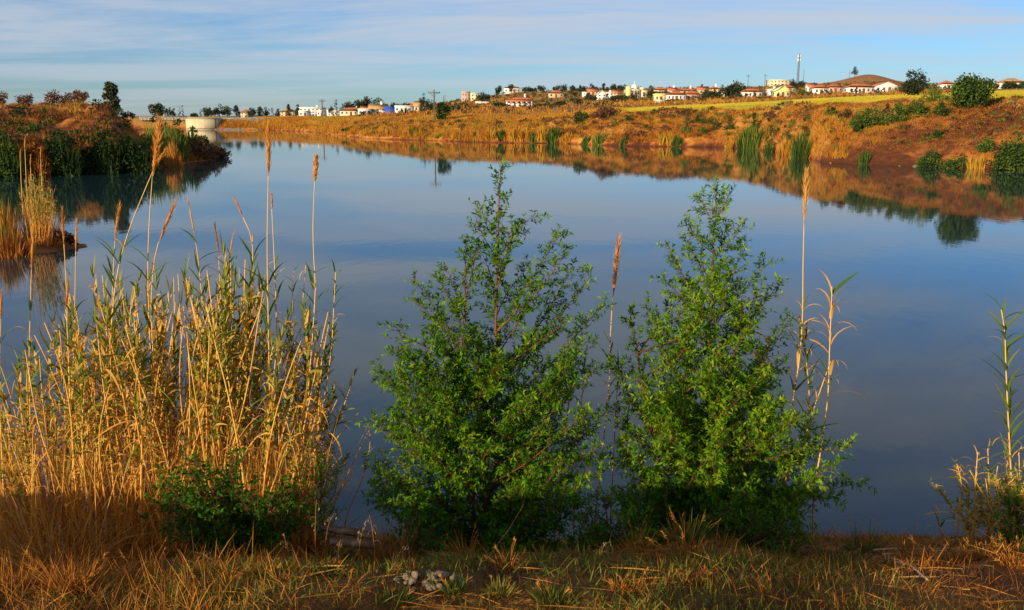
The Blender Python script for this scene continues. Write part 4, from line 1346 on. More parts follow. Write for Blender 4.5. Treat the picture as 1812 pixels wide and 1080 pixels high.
tufts('hill_grass', 9000, 640, 1700, 2, 4, 'bankgrass', .5, 1.8, (.0, .7), 'dry scrub on the hillside around the town', seed=15, wid=.5, per=4)


def scrub_mass(name, label, n, ulo, uhi, k0, k1, m, smin, smax, tint, seed, mask=None, U_=None):
    """small shrubs too far and too many to tell apart"""
    rng = np.random.default_rng(seed)
    u = rng.uniform(ulo, uhi, n)
    T = (LU, LD) if U_ else (FU, FD)
    d0 = np.interp(u, T[0], T[1][:, k0])
    d1 = np.interp(u, T[0], T[1][:, k1])
    y = d0 + (d1 - d0) * rng.random(n) ** .8
    x = (u - 906) / F0 / .9783 * y
    z, uq_, yy_, fd_, il, _ = height(x, y, True)
    ok = (z > .4) & (il if U_ else ~il)
    if mask is not None:
        ok &= mask(u, y, x, yy_ - fd_[..., 0], rng)
    mb = MB()
    for a, b_, c_ in zip(x[ok], y[ok], z[ok]):
        s = rng.uniform(smin, smax)
        q = 26
        dirn = unit(rng.normal(size=(q, 3)))
        dirn[:, 2] = np.abs(dirn[:, 2])
        pos = np.array([a, b_, c_]) + dirn * s * [1, .8, .75] * (.5 + .5 * rng.random((q, 1)))
        sz = s * rng.uniform(.35, .7, q)
        tc_ = tint[0] + (tint[1] - tint[0]) * rng.random()
        leaves(mb, pos, unit(dirn + rng.normal(size=(q, 3)) * .6), unit(dirn + rng.normal(size=(q, 3)) * .4), sz, sz * .6, np.clip(tc_ + rng.normal(size=q) * .12, 0, 1))
    o = mb.build(name, M[m], kind='stuff')
    o['label'] = label
    o['category'] = 'scrub'


scrub_mass('scrub', 'small dark shrubs dotted over the orange bank', 420, 640, 1420, 0, 1, 'brown_far', .25, .7, (.0, .7), 31)
scrub_mass('scrub', 'small green shrubs dotted over the orange bank', 300, 640, 1420, 0, 1, 'green_far', .25, .75, (.0, .75), 32)
scrub_mass('scrub', 'small green shrubs on the mound and the slope above it', 260, 1430, 1880, 0, 1, 'green_far', .12, .45, (.0, .7), 33, lambda u, y, x, s, r: s > 2)
scrub_mass('scrub', 'small brown shrubs on the mound and the slope above it', 320, 1430, 1880, 0, 1, 'brown_far', .12, .42, (.0, .6), 34, lambda u, y, x, s, r: s > 2)
scrub_mass('scrub', 'dark scrub scattered over the hillside of the town', 620, 640, 1780, 2, 4, 'dark_far', .8, 2.2, (.1, .8), 35, lambda u, y, x, s, r: (u < 1100) | (y > 300))

scrub_mass('scrub', 'dark green shrubs on the face of the left bank', 150, -60, 262, 0, 2, 'green_far', .2, .7, (.0, .5), 36, None, 'left')
scrub_mass('scrub', 'rusty shrubs on the face of the left bank', 260, -60, 262, 0, 2, 'brown_far', .15, .6, (.0, .7), 37, None, 'left')
scrub_mass('scrub', 'low brown shrubs on the point before the spillway', 120, 262, 408, 0, 3, 'brown_far', .2, .6, (.0, .8), 38, None, 'left')
scrub_mass('scrub', 'low green shrubs on the point before the spillway', 70, 255, 380, 0, 3, 'green_far', .2, .7, (.2, .9), 39, None, 'left')

# stones on the upper right slope and along the right shore
rng = np.random.default_rng(41)


def stone_mesh(seed, sub=1):
    r = np.random.default_rng(seed)
    phi = (1 + 5 ** .5) / 2
    v = unit(np.array([(-1, phi, 0), (1, phi, 0), (-1, -phi, 0), (1, -phi, 0), (0, -1, phi), (0, 1, phi), (0, -1, -phi), (0, 1, -phi), (phi, 0, -1), (phi, 0, 1), (-phi, 0, -1), (-phi, 0, 1)], float))
    f = [(0, 11, 5), (0, 5, 1), (0, 1, 7), (0, 7, 10), (0, 10, 11), (1, 5, 9), (5, 11, 4), (11, 10, 2), (10, 7, 6), (7, 1, 8), (3, 9, 4), (3, 4, 2), (3, 2, 6), (3, 6, 8), (3, 8, 9), (4, 9, 5), (2, 4, 11), (6, 2, 10), (8, 6, 7), (9, 8, 1)]
    for _ in range(sub):
        V, Fn, ed = list(map(tuple, v)), [], {}

        def mid(a, b_):
            k = (min(a, b_), max(a, b_))
            if k not in ed:
                p = np.array(V[a]) + np.array(V[b_])
                V.append(tuple(p / np.linalg.norm(p)))
                ed[k] = len(V) - 1
            return ed[k]
        for a, b_, c_ in f:
            x, y, z = mid(a, b_), mid(b_, c_), mid(c_, a)
            Fn += [(a, x, z), (b_, y, x), (c_, z, y), (x, y, z)]
        v, f = np.array(V), Fn
    for _ in range(13):                       # chip flat faces off
        nrm = unit(r.normal(size=3))
        dd = v @ nrm
        lim = r.uniform(.38, .72)
        v = v - np.maximum(0, dd - lim)[:, None] * nrm
    v = v * r.uniform(.65, 1.1, 3) * (1 + r.normal(size=(len(v), 1)) * .03)
    m = MB()
    m.add(v, f)
    return m.mesh('stone')


STONES = [stone_mesh(100 + k) for k in range(6)]
for me in STONES:
    me.materials.append(M['rock'])
k = 0
while k < 70:
    u, v = rng.uniform(1745, 1830), rng.uniform(0, 1)
    d = np.interp(u, FU, FD[:, 1]) - v * 5 + 1.0
    p = place(u, d)
    o = link('stone', STONES[k % 6], None, None, p)
    s = rng.uniform(.10, .26)
    o.scale = (s * 1.3, s, s * .8)
    o.rotation_euler = tuple(rng.uniform(0, 6, 3))
    tag(o, 'pale stone among many strewn below the field edge at right', 'stone', 'stones on the upper right slope')
    k += 1
for k in range(16):
    u = (1186, 1191, 1196, 1201, 1204, 1560, 1592, 1611, 1618, 1622, 1660, 1727, 1731, 1752, 1470, 1490)[k]
    d = shore_d(u, np.interp(u, FU, FD[:, 0])) + .1 + .5 * rng.random()
    o = link('stone', STONES[k % 6], None, None, place(u, d))
    s = rng.uniform(.12, .3)
    o.scale = (s * 1.6, s, s * .7)
    o.rotation_euler = (0, 0, rng.uniform(0, 6))
    tag(o, 'pale stone lying at the right waterline', 'stone', 'stones at the right waterline')


# ------------------------------------------------------------------ reeds of the near shore
def leaf_blade(kind, seed):
    """one cane leaf along +X: kind green (stiff, pointing out) or dry (curled, drooping)"""
    r = np.random.default_rng(seed)
    n = 7
    t = np.linspace(0, 1, n)
    if kind == 'green':
        dr = r.uniform(.10, .45)
        x, z = t, t * .35 - dr * t ** 2
        tint = r.uniform(.72, 1.0)
    else:
        c = r.uniform(1.2, 2.6)
        ang = .7 - c * t ** 1.3
        x = np.r_[0, np.cumsum(np.cos(ang[:-1]))] / (n - 1)
        z = np.r_[0, np.cumsum(np.sin(ang[:-1]))] / (n - 1)
        tint = r.uniform(.25, .62)
    y = np.sin(t * 3 + r.uniform(0, 3)) * .04
    w = (.095 if kind == 'green' else .062) * np.minimum(1, .4 + 2.5 * t) * (1 - t ** 2.2) + .004
    V = np.stack([np.stack([x, y - w / 2, z], -1), np.stack([x, y, z - w * .22], -1), np.stack([x, y + w / 2, z], -1)], 1).reshape(-1, 3)
    F_ = []
    for i in range(n - 1):
        a = i * 3
        F_ += [(a, a + 1, a + 4, a + 3), (a + 1, a + 2, a + 5, a + 4)]
    m = MB()
    m.add(V, F_, np.repeat(np.clip(tint + (t * -.10 if kind == 'green' else t * .05), 0, 1), 3))
    return m.mesh('leaf')


GREEN_L = [leaf_blade('green', 200 + k) for k in range(5)]
DRY_L = [leaf_blade('dry', 220 + k) for k in range(5)]
for me in GREEN_L + DRY_L:
    me.materials.append(M['straw'])


def plume_mesh(path, rad, n, seed, tint=.55):
    """feathery seed head along a path, widest below the middle"""
    r = np.random.default_rng(seed)
    m = MB()
    P = smooth_path(path, 14)
    tt = np.linspace(0, 1, 14)
    shape = np.sin(np.clip(tt * .95 + .03, 0, 1) ** .85 * math.pi) ** .9
    tube(m, P, np.maximum(shape * rad * .38, .0015), 6, tint * .8)
    ax = unit(P[-1] - P[0])
    Ltot = np.linalg.norm(P[-1] - P[0])
    s = r.random(n) ** .9 * .86
    base = np.stack([np.interp(s, tt, P[:, k]) for k in range(3)], -1)
    out = unit(np.cross(np.tile(ax, (n, 1)), r.normal(size=(n, 3))))
    sh = np.interp(s, tt, shape)
    D = ax + out * (rad * 1.1 / (.16 * Ltot + .03)) * (.5 + sh)[:, None] * r.uniform(.4, 1., n)[:, None]
    blades(m, base, D, Ltot * r.uniform(.10, .26, n), rad * .17, .0, 2, np.clip(tint + r.normal(size=n) * .2, 0, 1), r)
    return m


def X2(u, v, Y):
    return at(u, v, Y)


def reed(label, Y, stem, plume=None, leaf_v=None, green=.5, nleaf=14, Lf=.24, r0=.008, group=None, seed=1, tail=True, tint=.45, pw=None, bu=None):
    """a single cane: stem is a pixel path from the top down, standing at distance Y"""
    r = random.Random(seed)
    pts = [X2(u, v, Y) for u, v in stem][::-1]
    ub = bu if bu is not None else stem[-1][0]
    b_ = place(ub, Y)
    t = thing('cane_reed', label, 'reed', b_, group)
    if pts[0][2] > b_[2] + .05:
        pts = [b_ - [0, 0, .08]] + pts
    loc = [p - b_ for p in pts]
    if plume:
        pp = [X2(u, v, Y) - b_ for u, v in plume['path']]
        loc = loc + [pp[-1]] if np.linalg.norm(loc[-1] - pp[-1]) > .01 else loc
    n = 26
    P = smooth_path(loc, n)
    m = MB()
    q = np.linspace(0, 1, n)
    tube(m, P, r0 * (1 - .62 * q), 6, np.clip(tint + .25 * q + .10 * np.sin(q * 60), 0, 1))
    m.build('culm', M['culm'], t, smooth=True)
    if plume:
        rad = plume['w'] / F0 * Y / 2
        plume_mesh(pp[::-1], rad, plume.get('n', 150), seed, plume.get('tint', .55)).build('plume', M['plume'], t)
    if leaf_v:
        v0, v1 = leaf_v                                   # rows between which leaves sit, top first
        z0, z1 = X2(stem[0][0], v0, Y)[2] - b_[2], X2(stem[0][0], v1, Y)[2] - b_[2]
        az = r.random() * 6.28
        for k in range(nleaf):
            f = (k + .5) / nleaf
            z = z0 + (z1 - z0) * f
            i = int(np.argmin(np.abs(P[:, 2] - z)))
            az += 2.5 + r.uniform(-.5, .5)
            isg = r.random() < green * (1.25 - .7 * f)
            me = r.choice(GREEN_L if isg else DRY_L)
            sc = Lf * r.uniform(.6, 1.15) * (1 if isg else .85)
            pitch = r.uniform(.35, 1.05) if isg else r.uniform(-.1, .9)
            o = link('leaf', me, None, t, tuple(P[i]))
            o.rotation_euler = (r.uniform(-.3, .3), -pitch, az)
            o.scale = (sc, sc * r.uniform(.8, 1.2), sc)
    return t


def PL(path, w, n=150, tint=.55):
    return {'path': path, 'w': w, 'n': n, 'tint': tint}


# plumed canes of the left clump (tip, foot of plume, stem down to the base)
reed('tallest cane of the left clump with a large golden plume', 6.9, [(271, 297), (264, 400), (262, 500), (268, 640), (282, 780), (300, 905)], PL([(284, 206), (279, 248), (271, 312)], 19, 320), (470, 700), .55, 18, seed=3)
reed('leaning cane crossing behind the tallest cane with a small plume', 7.0, [(272, 300), (250, 352), (226, 415), (205, 500), (194, 640), (190, 800)], PL([(295, 262), (283, 282), (271, 300)], 11, 150), (415, 640), .6, 22, seed=4, bu=190)
reed('tall straight cane with long slim plume in the middle of the clump', 6.7, [(475, 305), (473, 420), (474, 520), (477, 680), (480, 900)], PL([(476, 210), (475, 250), (475, 312)], 13, 280), (480, 640), .5, 14, seed=5)
reed('cane with short faded plume right behind the tall straight cane', 7.1, [(481, 370), (484, 430), (488, 520), (492, 680), (496, 890)], PL([(480, 339), (481, 355), (481, 372)], 8, 90), (470, 640), .4, 12, seed=6)
reed('cane with fluffy broad plume at the right of the clump', 6.8, [(557, 318), (554, 400), (556, 470), (558, 520), (545, 700), (528, 880)], PL([(559, 272), (559, 292), (557, 322)], 19, 280, .65), (480, 650), .45, 16, seed=7)
reed('short cane with brown plume over the left water', 7.0, [(113, 428), (118, 520), (122, 660), (128, 850)], PL([(110, 364), (111, 395), (113, 432)], 9, 120, .45), (540, 700), .5, 10, seed=8)
reed('cane with slim orange plume nearest the left photo edge', 7.1, [(56, 470), (54, 540), (52, 660), (56, 850)], PL([(60, 396), (58, 430), (56, 478)], 10, 130), (540, 720), .6, 14, seed=9)
reed('pale thin cane with narrow plume right of the brown plume', 7.2, [(134, 440), (133, 520), (130, 660), (134, 850)], PL([(136, 385), (135, 410), (134, 444)], 8, 110, .7), (540, 700), .5, 12, seed=10)
reed('cane with slim plume standing left of the leafy leaning cane', 7.2, [(204, 420), (200, 500), (196, 650), (200, 850)], PL([(212, 358), (208, 390), (203, 428)], 10, 130, .5), (430, 640), .6, 16, seed=11)
reed('cane whose long plume leans to the right of the tallest cane', 7.0, [(283, 420), (272, 470), (268, 560), (276, 700), (286, 880)], PL([(313, 352), (300, 382), (282, 428)], 11, 150, .45), (470, 680), .5, 14, seed=12)
reed('thin cane with pale closed plume in the middle of the clump', 7.3, [(345, 420), (352, 470), (362, 600), (368, 850)], PL([(332, 351), (338, 382), (346, 425)], 6, 70, .8), (440, 640), .75, 18, seed=13)
reed('thin cane with dark brown plume between two leafy tops', 7.3, [(387, 450), (390, 520), (394, 660), (396, 850)], PL([(380, 394), (383, 420), (388, 454)], 7, 90, .15), (480, 650), .6, 10, seed=14)
reed('cane with small bent plume nodding to the left', 7.1, [(430, 385), (441, 408), (447, 432), (446, 520), (440, 660), (436, 870)], PL([(413, 346), (420, 362), (430, 386)], 8, 80), (420, 640), .5, 18, seed=15)
reed('cane with thin pale tip below the nodding plume', 7.2, [(407, 450), (408, 480), (410, 600), (412, 860)], PL([(414, 408), (410, 430), (407, 455)], 6, 60, .6), (455, 640), .5, 14, seed=16)
reed('cane with rusty plume low over the left part of the clump', 6.9, [(117, 545), (120, 600), (124, 700), (130, 860)], PL([(122, 488), (120, 515), (116, 548)], 8, 90, .3), (580, 720), .4, 8, seed=17)
reed('cane with faded plume cut by the left photo edge', 6.8, [(2, 560), (0, 620), (0, 720), (6, 860)], PL([(3, 512), (2, 535), (1, 565)], 9, 90), (590, 720), .3, 8, seed=18)
reed('thin leafy cane alone at the right of the clump with no plume', 7.4, [(520, 480), (516, 540), (508, 680), (500, 860)], None, (478, 560), .9, 6, .14, seed=19)
reed('rightmost leafy cane of the left clump with narrow green top', 6.9, [(594, 482), (591, 540), (584, 640), (560, 780), (536, 900)], None, (482, 690), .7, 24, .2, seed=20)
reed('thin bare leaning cane left of the rightmost leafy cane', 7.3, [(541, 470), (534, 560), (526, 680), (518, 860)], None, None, seed=21)

reed('bare golden stalk slanting right in the dark under the left of the clump', 5.9, [(208, 838), (196, 880), (182, 930), (176, 960)], None, None, seed=33, r0=.005)
reed('bare golden stalk standing upright in the dark under the left of the clump', 5.9, [(168, 800), (168, 850), (170, 920), (171, 960)], None, None, seed=34, r0=.005)
reed('long golden cane leaning left across the middle of the clump', 6.5, [(215, 600), (240, 660), (268, 730), (296, 820), (310, 900)], None, (600, 690), .3, 9, .18, seed=35)
reed('thick golden cane leaning left in the right half of the clump', 6.5, [(366, 545), (384, 620), (404, 700), (420, 780), (434, 880)], None, (545, 640), .5, 12, .2, seed=36, r0=.010)

# canes at the right and between the saplings
reed('single cane with orange plume between the two green saplings', 6.9, [(1085, 515), (1080, 600), (1078, 680), (1066, 800), (1052, 930)], PL([(1095, 418), (1091, 462), (1085, 525)], 13, 240, .4), (610, 720), .4, 10, seed=22)
reed('plain cane stem right behind the orange plumed cane', 7.1, [(1096, 640), (1090, 720), (1086, 800), (1080, 930)], None, (640, 700), .8, 10, .22, seed=23)
reed('tall cane with long pale plume right of the right sapling', 6.7, [(1423, 385), (1421, 470), (1420, 560), (1414, 640), (1402, 720), (1390, 860)], PL([(1427, 296), (1426, 335), (1422, 395)], 12, 260, .85), (545, 720), .4, 22, .27, seed=24)
reed('leafy bent cane between the plumed cane and the bare tip cane', 6.8, [(1424, 600), (1427, 640), (1432, 720), (1420, 830), (1404, 930)], None, (580, 800), .6, 30, .27, seed=25)
reed('cane with bare broken tip and drooping pale leaves at the right', 6.7, [(1472, 507), (1471, 545), (1468, 620), (1465, 700), (1455, 780), (1440, 880)], None, (515, 700), .2, 18, .40, seed=26)
reed('thin second stem leaning on the bare tip cane', 6.75, [(1470, 640), (1452, 690), (1436, 740), (1420, 830), (1410, 900)], None, (640, 760), .4, 6, .22, seed=27)
reed('tall leafy cane standing alone at the far right edge', 6.3, [(1772, 548), (1778, 590), (1780, 650), (1784, 740), (1789, 840), (1793, 930)], None, (552, 830), .85, 44, .27, r0=.009, seed=28)
reed('cane with green top at the left side of the center sapling gap', 7.2, [(1016, 640), (1012, 690), (1000, 760), (990, 900)], None, (625, 730), .7, 16, .2, seed=29)
reed('second green topped cane beside the gap of the center sapling', 7.3, [(1036, 650), (1030, 700), (1022, 780), (1016, 900)], None, (640, 760), .6, 12, .2, seed=30)
reed('dry cane with curled leaf tuft left of the center sapling', 7.6, [(655, 768), (653, 800), (640, 850), (612, 920)], None, (764, 810), .1, 8, .13, seed=31)
reed('dry cane bending right with a shaggy tuft by the water', 7.3, [(622, 848), (606, 860), (594, 890), (580, 930)], None, (840, 880), .0, 12, .14, seed=32)
for k, (u, v, ub, lf, lab) in enumerate([
    (1730, 800, 1722, 26, 'short shaggy cane with drooping leaves in the right corner, left of the tall cane'),
    (1748, 794, 1752, 22, 'short shaggy cane with curled leaves just left of the tall right cane'),
    (1712, 872, 1712, 16, 'lowest short cane of the right corner clump'),
    (1762, 850, 1770, 20, 'short yellowish cane in front of the tall right cane'),
    (1803, 800, 1806, 20, 'short leafy cane right of the tall right cane at the photo edge'),
    (1786, 852, 1784, 20, 'short dry cane at the foot of the tall right cane'),
    (1662, 908, 1668, 10, 'small cane tuft low at the left of the right corner clump'),
]):
    reed(lab, 6.3 + .1 * (k % 3), [(u, v), ((u + ub) / 2, v + 60), (ub, 960)], None, (v - 6, 950), .42, lf, .17, seed=40 + k)


# the crowd of leafy canes without plumes: a few models, every cane its own object
def cane_model(seed):
    r = np.random.default_rng(seed)
    H = 2.0
    n = 14
    q = np.linspace(0, 1, n)
    bend = r.normal(size=2) * .17
    wig = r.normal(size=2) * .02
    P = np.stack([bend[0] * q ** 2 + wig[0] * np.sin(q * 7), bend[1] * q ** 2 + wig[1] * np.sin(q * 6), q * H - .05], -1)
    cm = MB()
    tube(cm, P, .0095 * (1 - .6 * q), 5, np.clip(.35 + .2 * q + .12 * np.sin(q * 55), 0, 1))
    fm = MB()
    k = 52
    f = np.where(r.random(k) < .66, r.uniform(.60, .99, k), r.uniform(.15, .62, k))
    f = np.sort(f)
    base = np.stack([np.interp(f, q, P[:, i]) for i in range(3)], -1)
    az = np.arange(k) * 2.6 + r.normal(size=k) * .45
    gr = (f > .5) & (r.random(k) < r.uniform(.35, .75))
    up = np.where(gr, r.uniform(.7, 2.2, k), r.uniform(.1, 2.0, k))
    D = np.stack([np.cos(az), np.sin(az), up], -1)
    tint = np.where(gr, r.uniform(.62, .98, k), r.uniform(.12, .56, k))
    Ln = np.where(gr, r.uniform(.09, .19, k), r.uniform(.05, .16, k)) * np.where(f > .9, .8, 1)
    blades(fm, base, D, Ln, np.where(gr, .021, .017), np.where(gr, r.uniform(.1, .5, k), r.uniform(.3, 1.7, k)), 5, tint, r, np.clip(tint - .12, 0, 1))
    k3 = 5
    f3 = r.uniform(.4, .9, k3)
    b3 = np.stack([np.interp(f3, q, P[:, i]) for i in range(3)], -1)
    blades(fm, b3, np.stack([r.normal(size=k3), r.normal(size=k3), r.uniform(.2, 1.2, k3)], -1), r.uniform(.2, .36, k3), .019, r.uniform(.6, 1.5, k3), 7, np.where(r.random(k3) < .6, r.uniform(.25, .5, k3), r.uniform(.62, .85, k3)), r)
    # leaf sheaths hugging the stem
    k2 = 16
    f2 = r.uniform(.45, .97, k2)
    b2 = np.stack([np.interp(f2, q, P[:, i]) for i in range(3)], -1)
    blades(fm, b2, np.stack([r.normal(size=k2) * .16, r.normal(size=k2) * .16, np.ones(k2)], -1), r.uniform(.08, .15, k2), .024, .03, 4, np.where(r.random(k2) < .5, r.uniform(.35, .55, k2), r.uniform(.6, .8, k2)), r)
    # spear of young leaves at the top
    kk = 4
    blades(fm, np.repeat(P[-1:], kk, 0), np.stack([r.normal(size=kk) * .25, r.normal(size=kk) * .25, np.ones(kk)], -1), r.uniform(.07, .18, kk), .014, .05, 4, r.uniform(.6, .95, kk), r)
    a, b_ = cm.mesh('culm', True), fm.mesh('foliage')
    a.materials.append(M['culm'])
    b_.materials.append(M['straw'])
    return a, b_


CANES = [cane_model(300 + k) for k in range(14)]
ENV_U = [-40, 0, 60, 130, 200, 262, 310, 350, 440, 480, 520, 560, 600, 622]
ENV_V = [640, 600, 560, 540, 440, 450, 470, 430, 430, 480, 560, 500, 520, 600]
ZONES = [(-60, 150, 'leafy cane without plume in the left third of the big golden clump', 'canes in the left third of the golden clump'),
         (150, 400, 'leafy cane without plume in the middle of the big golden clump', 'canes in the middle of the golden clump'),
         (400, 540, 'leafy cane without plume in the right half of the big golden clump', 'canes in the right half of the golden clump'),
         (540, 680, 'slim cane of the golden bundle at the right end of the big clump', 'canes of the golden bundle at the right end')]


def cane(u_t, v_t, Y, ub, label, group, name='cane_reed', rr=random):
    b_ = place(ub, Y)
    top = at(u_t, v_t, Y)
    H = max(.3, top[2] - b_[2])
    a, f = rr.choice(CANES)
    t = thing(name, label, 'reed', b_, group)
    lean = (top[0] - b_[0])
    s = H / 2.0
    for nm, me in (('culm', a), ('foliage', f)):
        o = link(nm, me, None, t)
        if nm == 'foliage':
            o['kind'] = 'stuff'
        sx = .72 + .28 * s
        az = rr.uniform(0, 6.28)
        o.rotation_euler = (0, 0, 0)
        o.scale = (1, 1, 1)
        o.matrix_local = Matrix.Rotation(math.atan2(lean, H), 4, 'Y') @ Matrix.Rotation(az, 4, 'Z') @ Matrix.Diagonal((sx, sx, s, 1))
    return t


rr = random.Random(5)
for k in range(172):
    u = rr.choice([rr.uniform(-40, 622), rr.uniform(100, 600)])
    ve = np.interp(u, ENV_U, ENV_V)
    v = ve + abs(rr.gauss(0, 1)) * 125 + rr.uniform(0, 40)
    v = min(v, 790)
    ub = 290 + (u - 290) * .80 + rr.gauss(0, 34)
    if u > 540:
        ub = 500 + rr.uniform(-20, 50)
    for z0, z1, lab, g in ZONES:
        if z0 <= u < z1:
            cane(u, v, rr.uniform(6.5, 8.1), ub, lab, g, rr=rr)
            break
# dead stalks packed in the lower half of the clump
rng = np.random.default_rng(55)
n = 1700
ub = np.r_[rng.uniform(-30, 560, n - 420), rng.normal(520, 22, 120), rng.uniform(150, 480, 300)]
Yb = rng.uniform(6.4, 8.2, n)
xb = (ub - 906) / F0 * Yb * 1.11
zb = height(xb, Yb)
mb = MB()
D = np.stack([(ub - 290) * .0005 + rng.normal(size=n) * .17, rng.normal(size=n) * .12, np.ones(n)], -1)
hh = rng.uniform(.5, 1.5, n)
blades(mb, np.stack([xb, Yb, zb - .03], -1), D, hh, rng.uniform(.006, .013, n), rng.uniform(0, .1, n), 4, rng.uniform(.0, .5, n), rng)
# broken, hanging dry leaves among the stalks
n2 = 2600
uu = rng.uniform(-30, 590, n2)
Y2 = rng.uniform(6.4, 8.1, n2)
x2 = (uu - 906) / F0 * Y2 * 1.08
z2 = height(x2, Y2) + rng.uniform(.15, 1.35, n2)
blades(mb, np.stack([x2, Y2, z2], -1), rng.normal(size=(n2, 3)) + [0, 0, .7], rng.uniform(.06, .2, n2), rng.uniform(.005, .012, n2), rng.uniform(.2, 1.6, n2), 4, rng.uniform(.05, .5, n2), rng)
o = mb.build('dead_stalks', M['straw'], kind='stuff')
o['label'] = 'packed dead stalks and dry leaves inside the big golden reed clump'
o['category'] = 'dead reeds'

# small clump of reeds on the low spit further out
for k in range(34):
    u = rr.gauss(68, 20)
    u = min(118, max(30, u))
    v = 300 + abs(u - 68) * .7 + rr.uniform(0, 50)
    cane(u, v, rr.uniform(30.5, 32.5), 68 + (u - 68) * .7, 'thin golden reed in the small clump on the low spit at left', 'reeds on the low spit', rr=rr)
GS = 'plumed reeds of the low spit'
for k, (u, v, lab) in enumerate([(44, 240, 'tallest plumed reed rising over the small clump on the spit'), (36, 262, 'shorter plumed reed at the left of the small spit clump'), (72, 258, 'plumed reed at the right of the small spit clump'), (54, 272, 'plumed reed in the middle of the small spit clump')]):
    reed(lab, 31.5, [(u, v + 22), (u + 3, v + 90), (u + 8, 420)], PL([(u + 1, v), (u, v + 12), (u, v + 24)], 5, 40, .55), None, group=None, seed=70 + k, r0=.02)
blade_clump('reed_clump', 'golden stalk bundle at the heart of the small spit reed clump', 'reeds', 74, 31.6, 312, 74, 'straw', 420, (.1, .45), None, lean=.2, droop=.2, width=.022, ytick=.4)
blade_clump('reed_clump', 'brown and green reed mass at the left photo edge on the low spit', 'reeds', 8, 31.0, 330, 70, 'bankgrass', 420, (.2, .9), None, lean=.25, droop=.25, width=.024, ytick=.4)
blade_clump('green_reeds', 'green tussock at the left photo edge on the low spit', 'reeds', 14, 29.5, 372, 60, 'green_far', 420, (.1, .8), None, lean=.5, droop=.3, width=.03)
blade_clump('grass_tussock', 'brown tussock of dry grass on the low spit by the water', 'grass', 16, 29, 385, 90, 'dry', 700, (.1, .7), None, lean=.6, droop=.35, width=.03)
blade_clump('grass_tussock', 'low brown grass around the foot of the spit reeds', 'grass', 84, 31, 405, 80, 'dry', 420, (.1, .7), None, lean=.5, droop=.35, width=.03)
far_tree('dead_brush', 'tangled dead twigs at the right end of the low spit', 'brush', 108, 31.5, 412, 0, 44, 'dome', 'brown_far', 240, (.0, .5), None, .13, False)


# ------------------------------------------------------------------ green saplings on the near shore
LEAFV = []
for k in range(6):
    m = MB()
    leaves(m, np.zeros((1, 3)), np.array([[1., 0, 0]]), np.array([[0, 0, 1.]]), np.ones(1), np.full(1, .34), np.full(1, .12 + .15 * k))
    me = m.mesh('leaf')
    me.materials.append(M['leaf'])
    LEAFV.append(me)


def inside(poly, u, v):
    p = np.asarray(poly, float)
    x0, y0 = p[:, 0], p[:, 1]
    x1, y1 = np.roll(x0, -1), np.roll(y0, -1)
    c_ = (y0 > v) != (y1 > v)
    xi = x0 + (v - y0) / np.where(y1 == y0, 1e-9, y1 - y0) * (x1 - x0)
    return (c_ & (u < xi)).sum() % 2 == 1


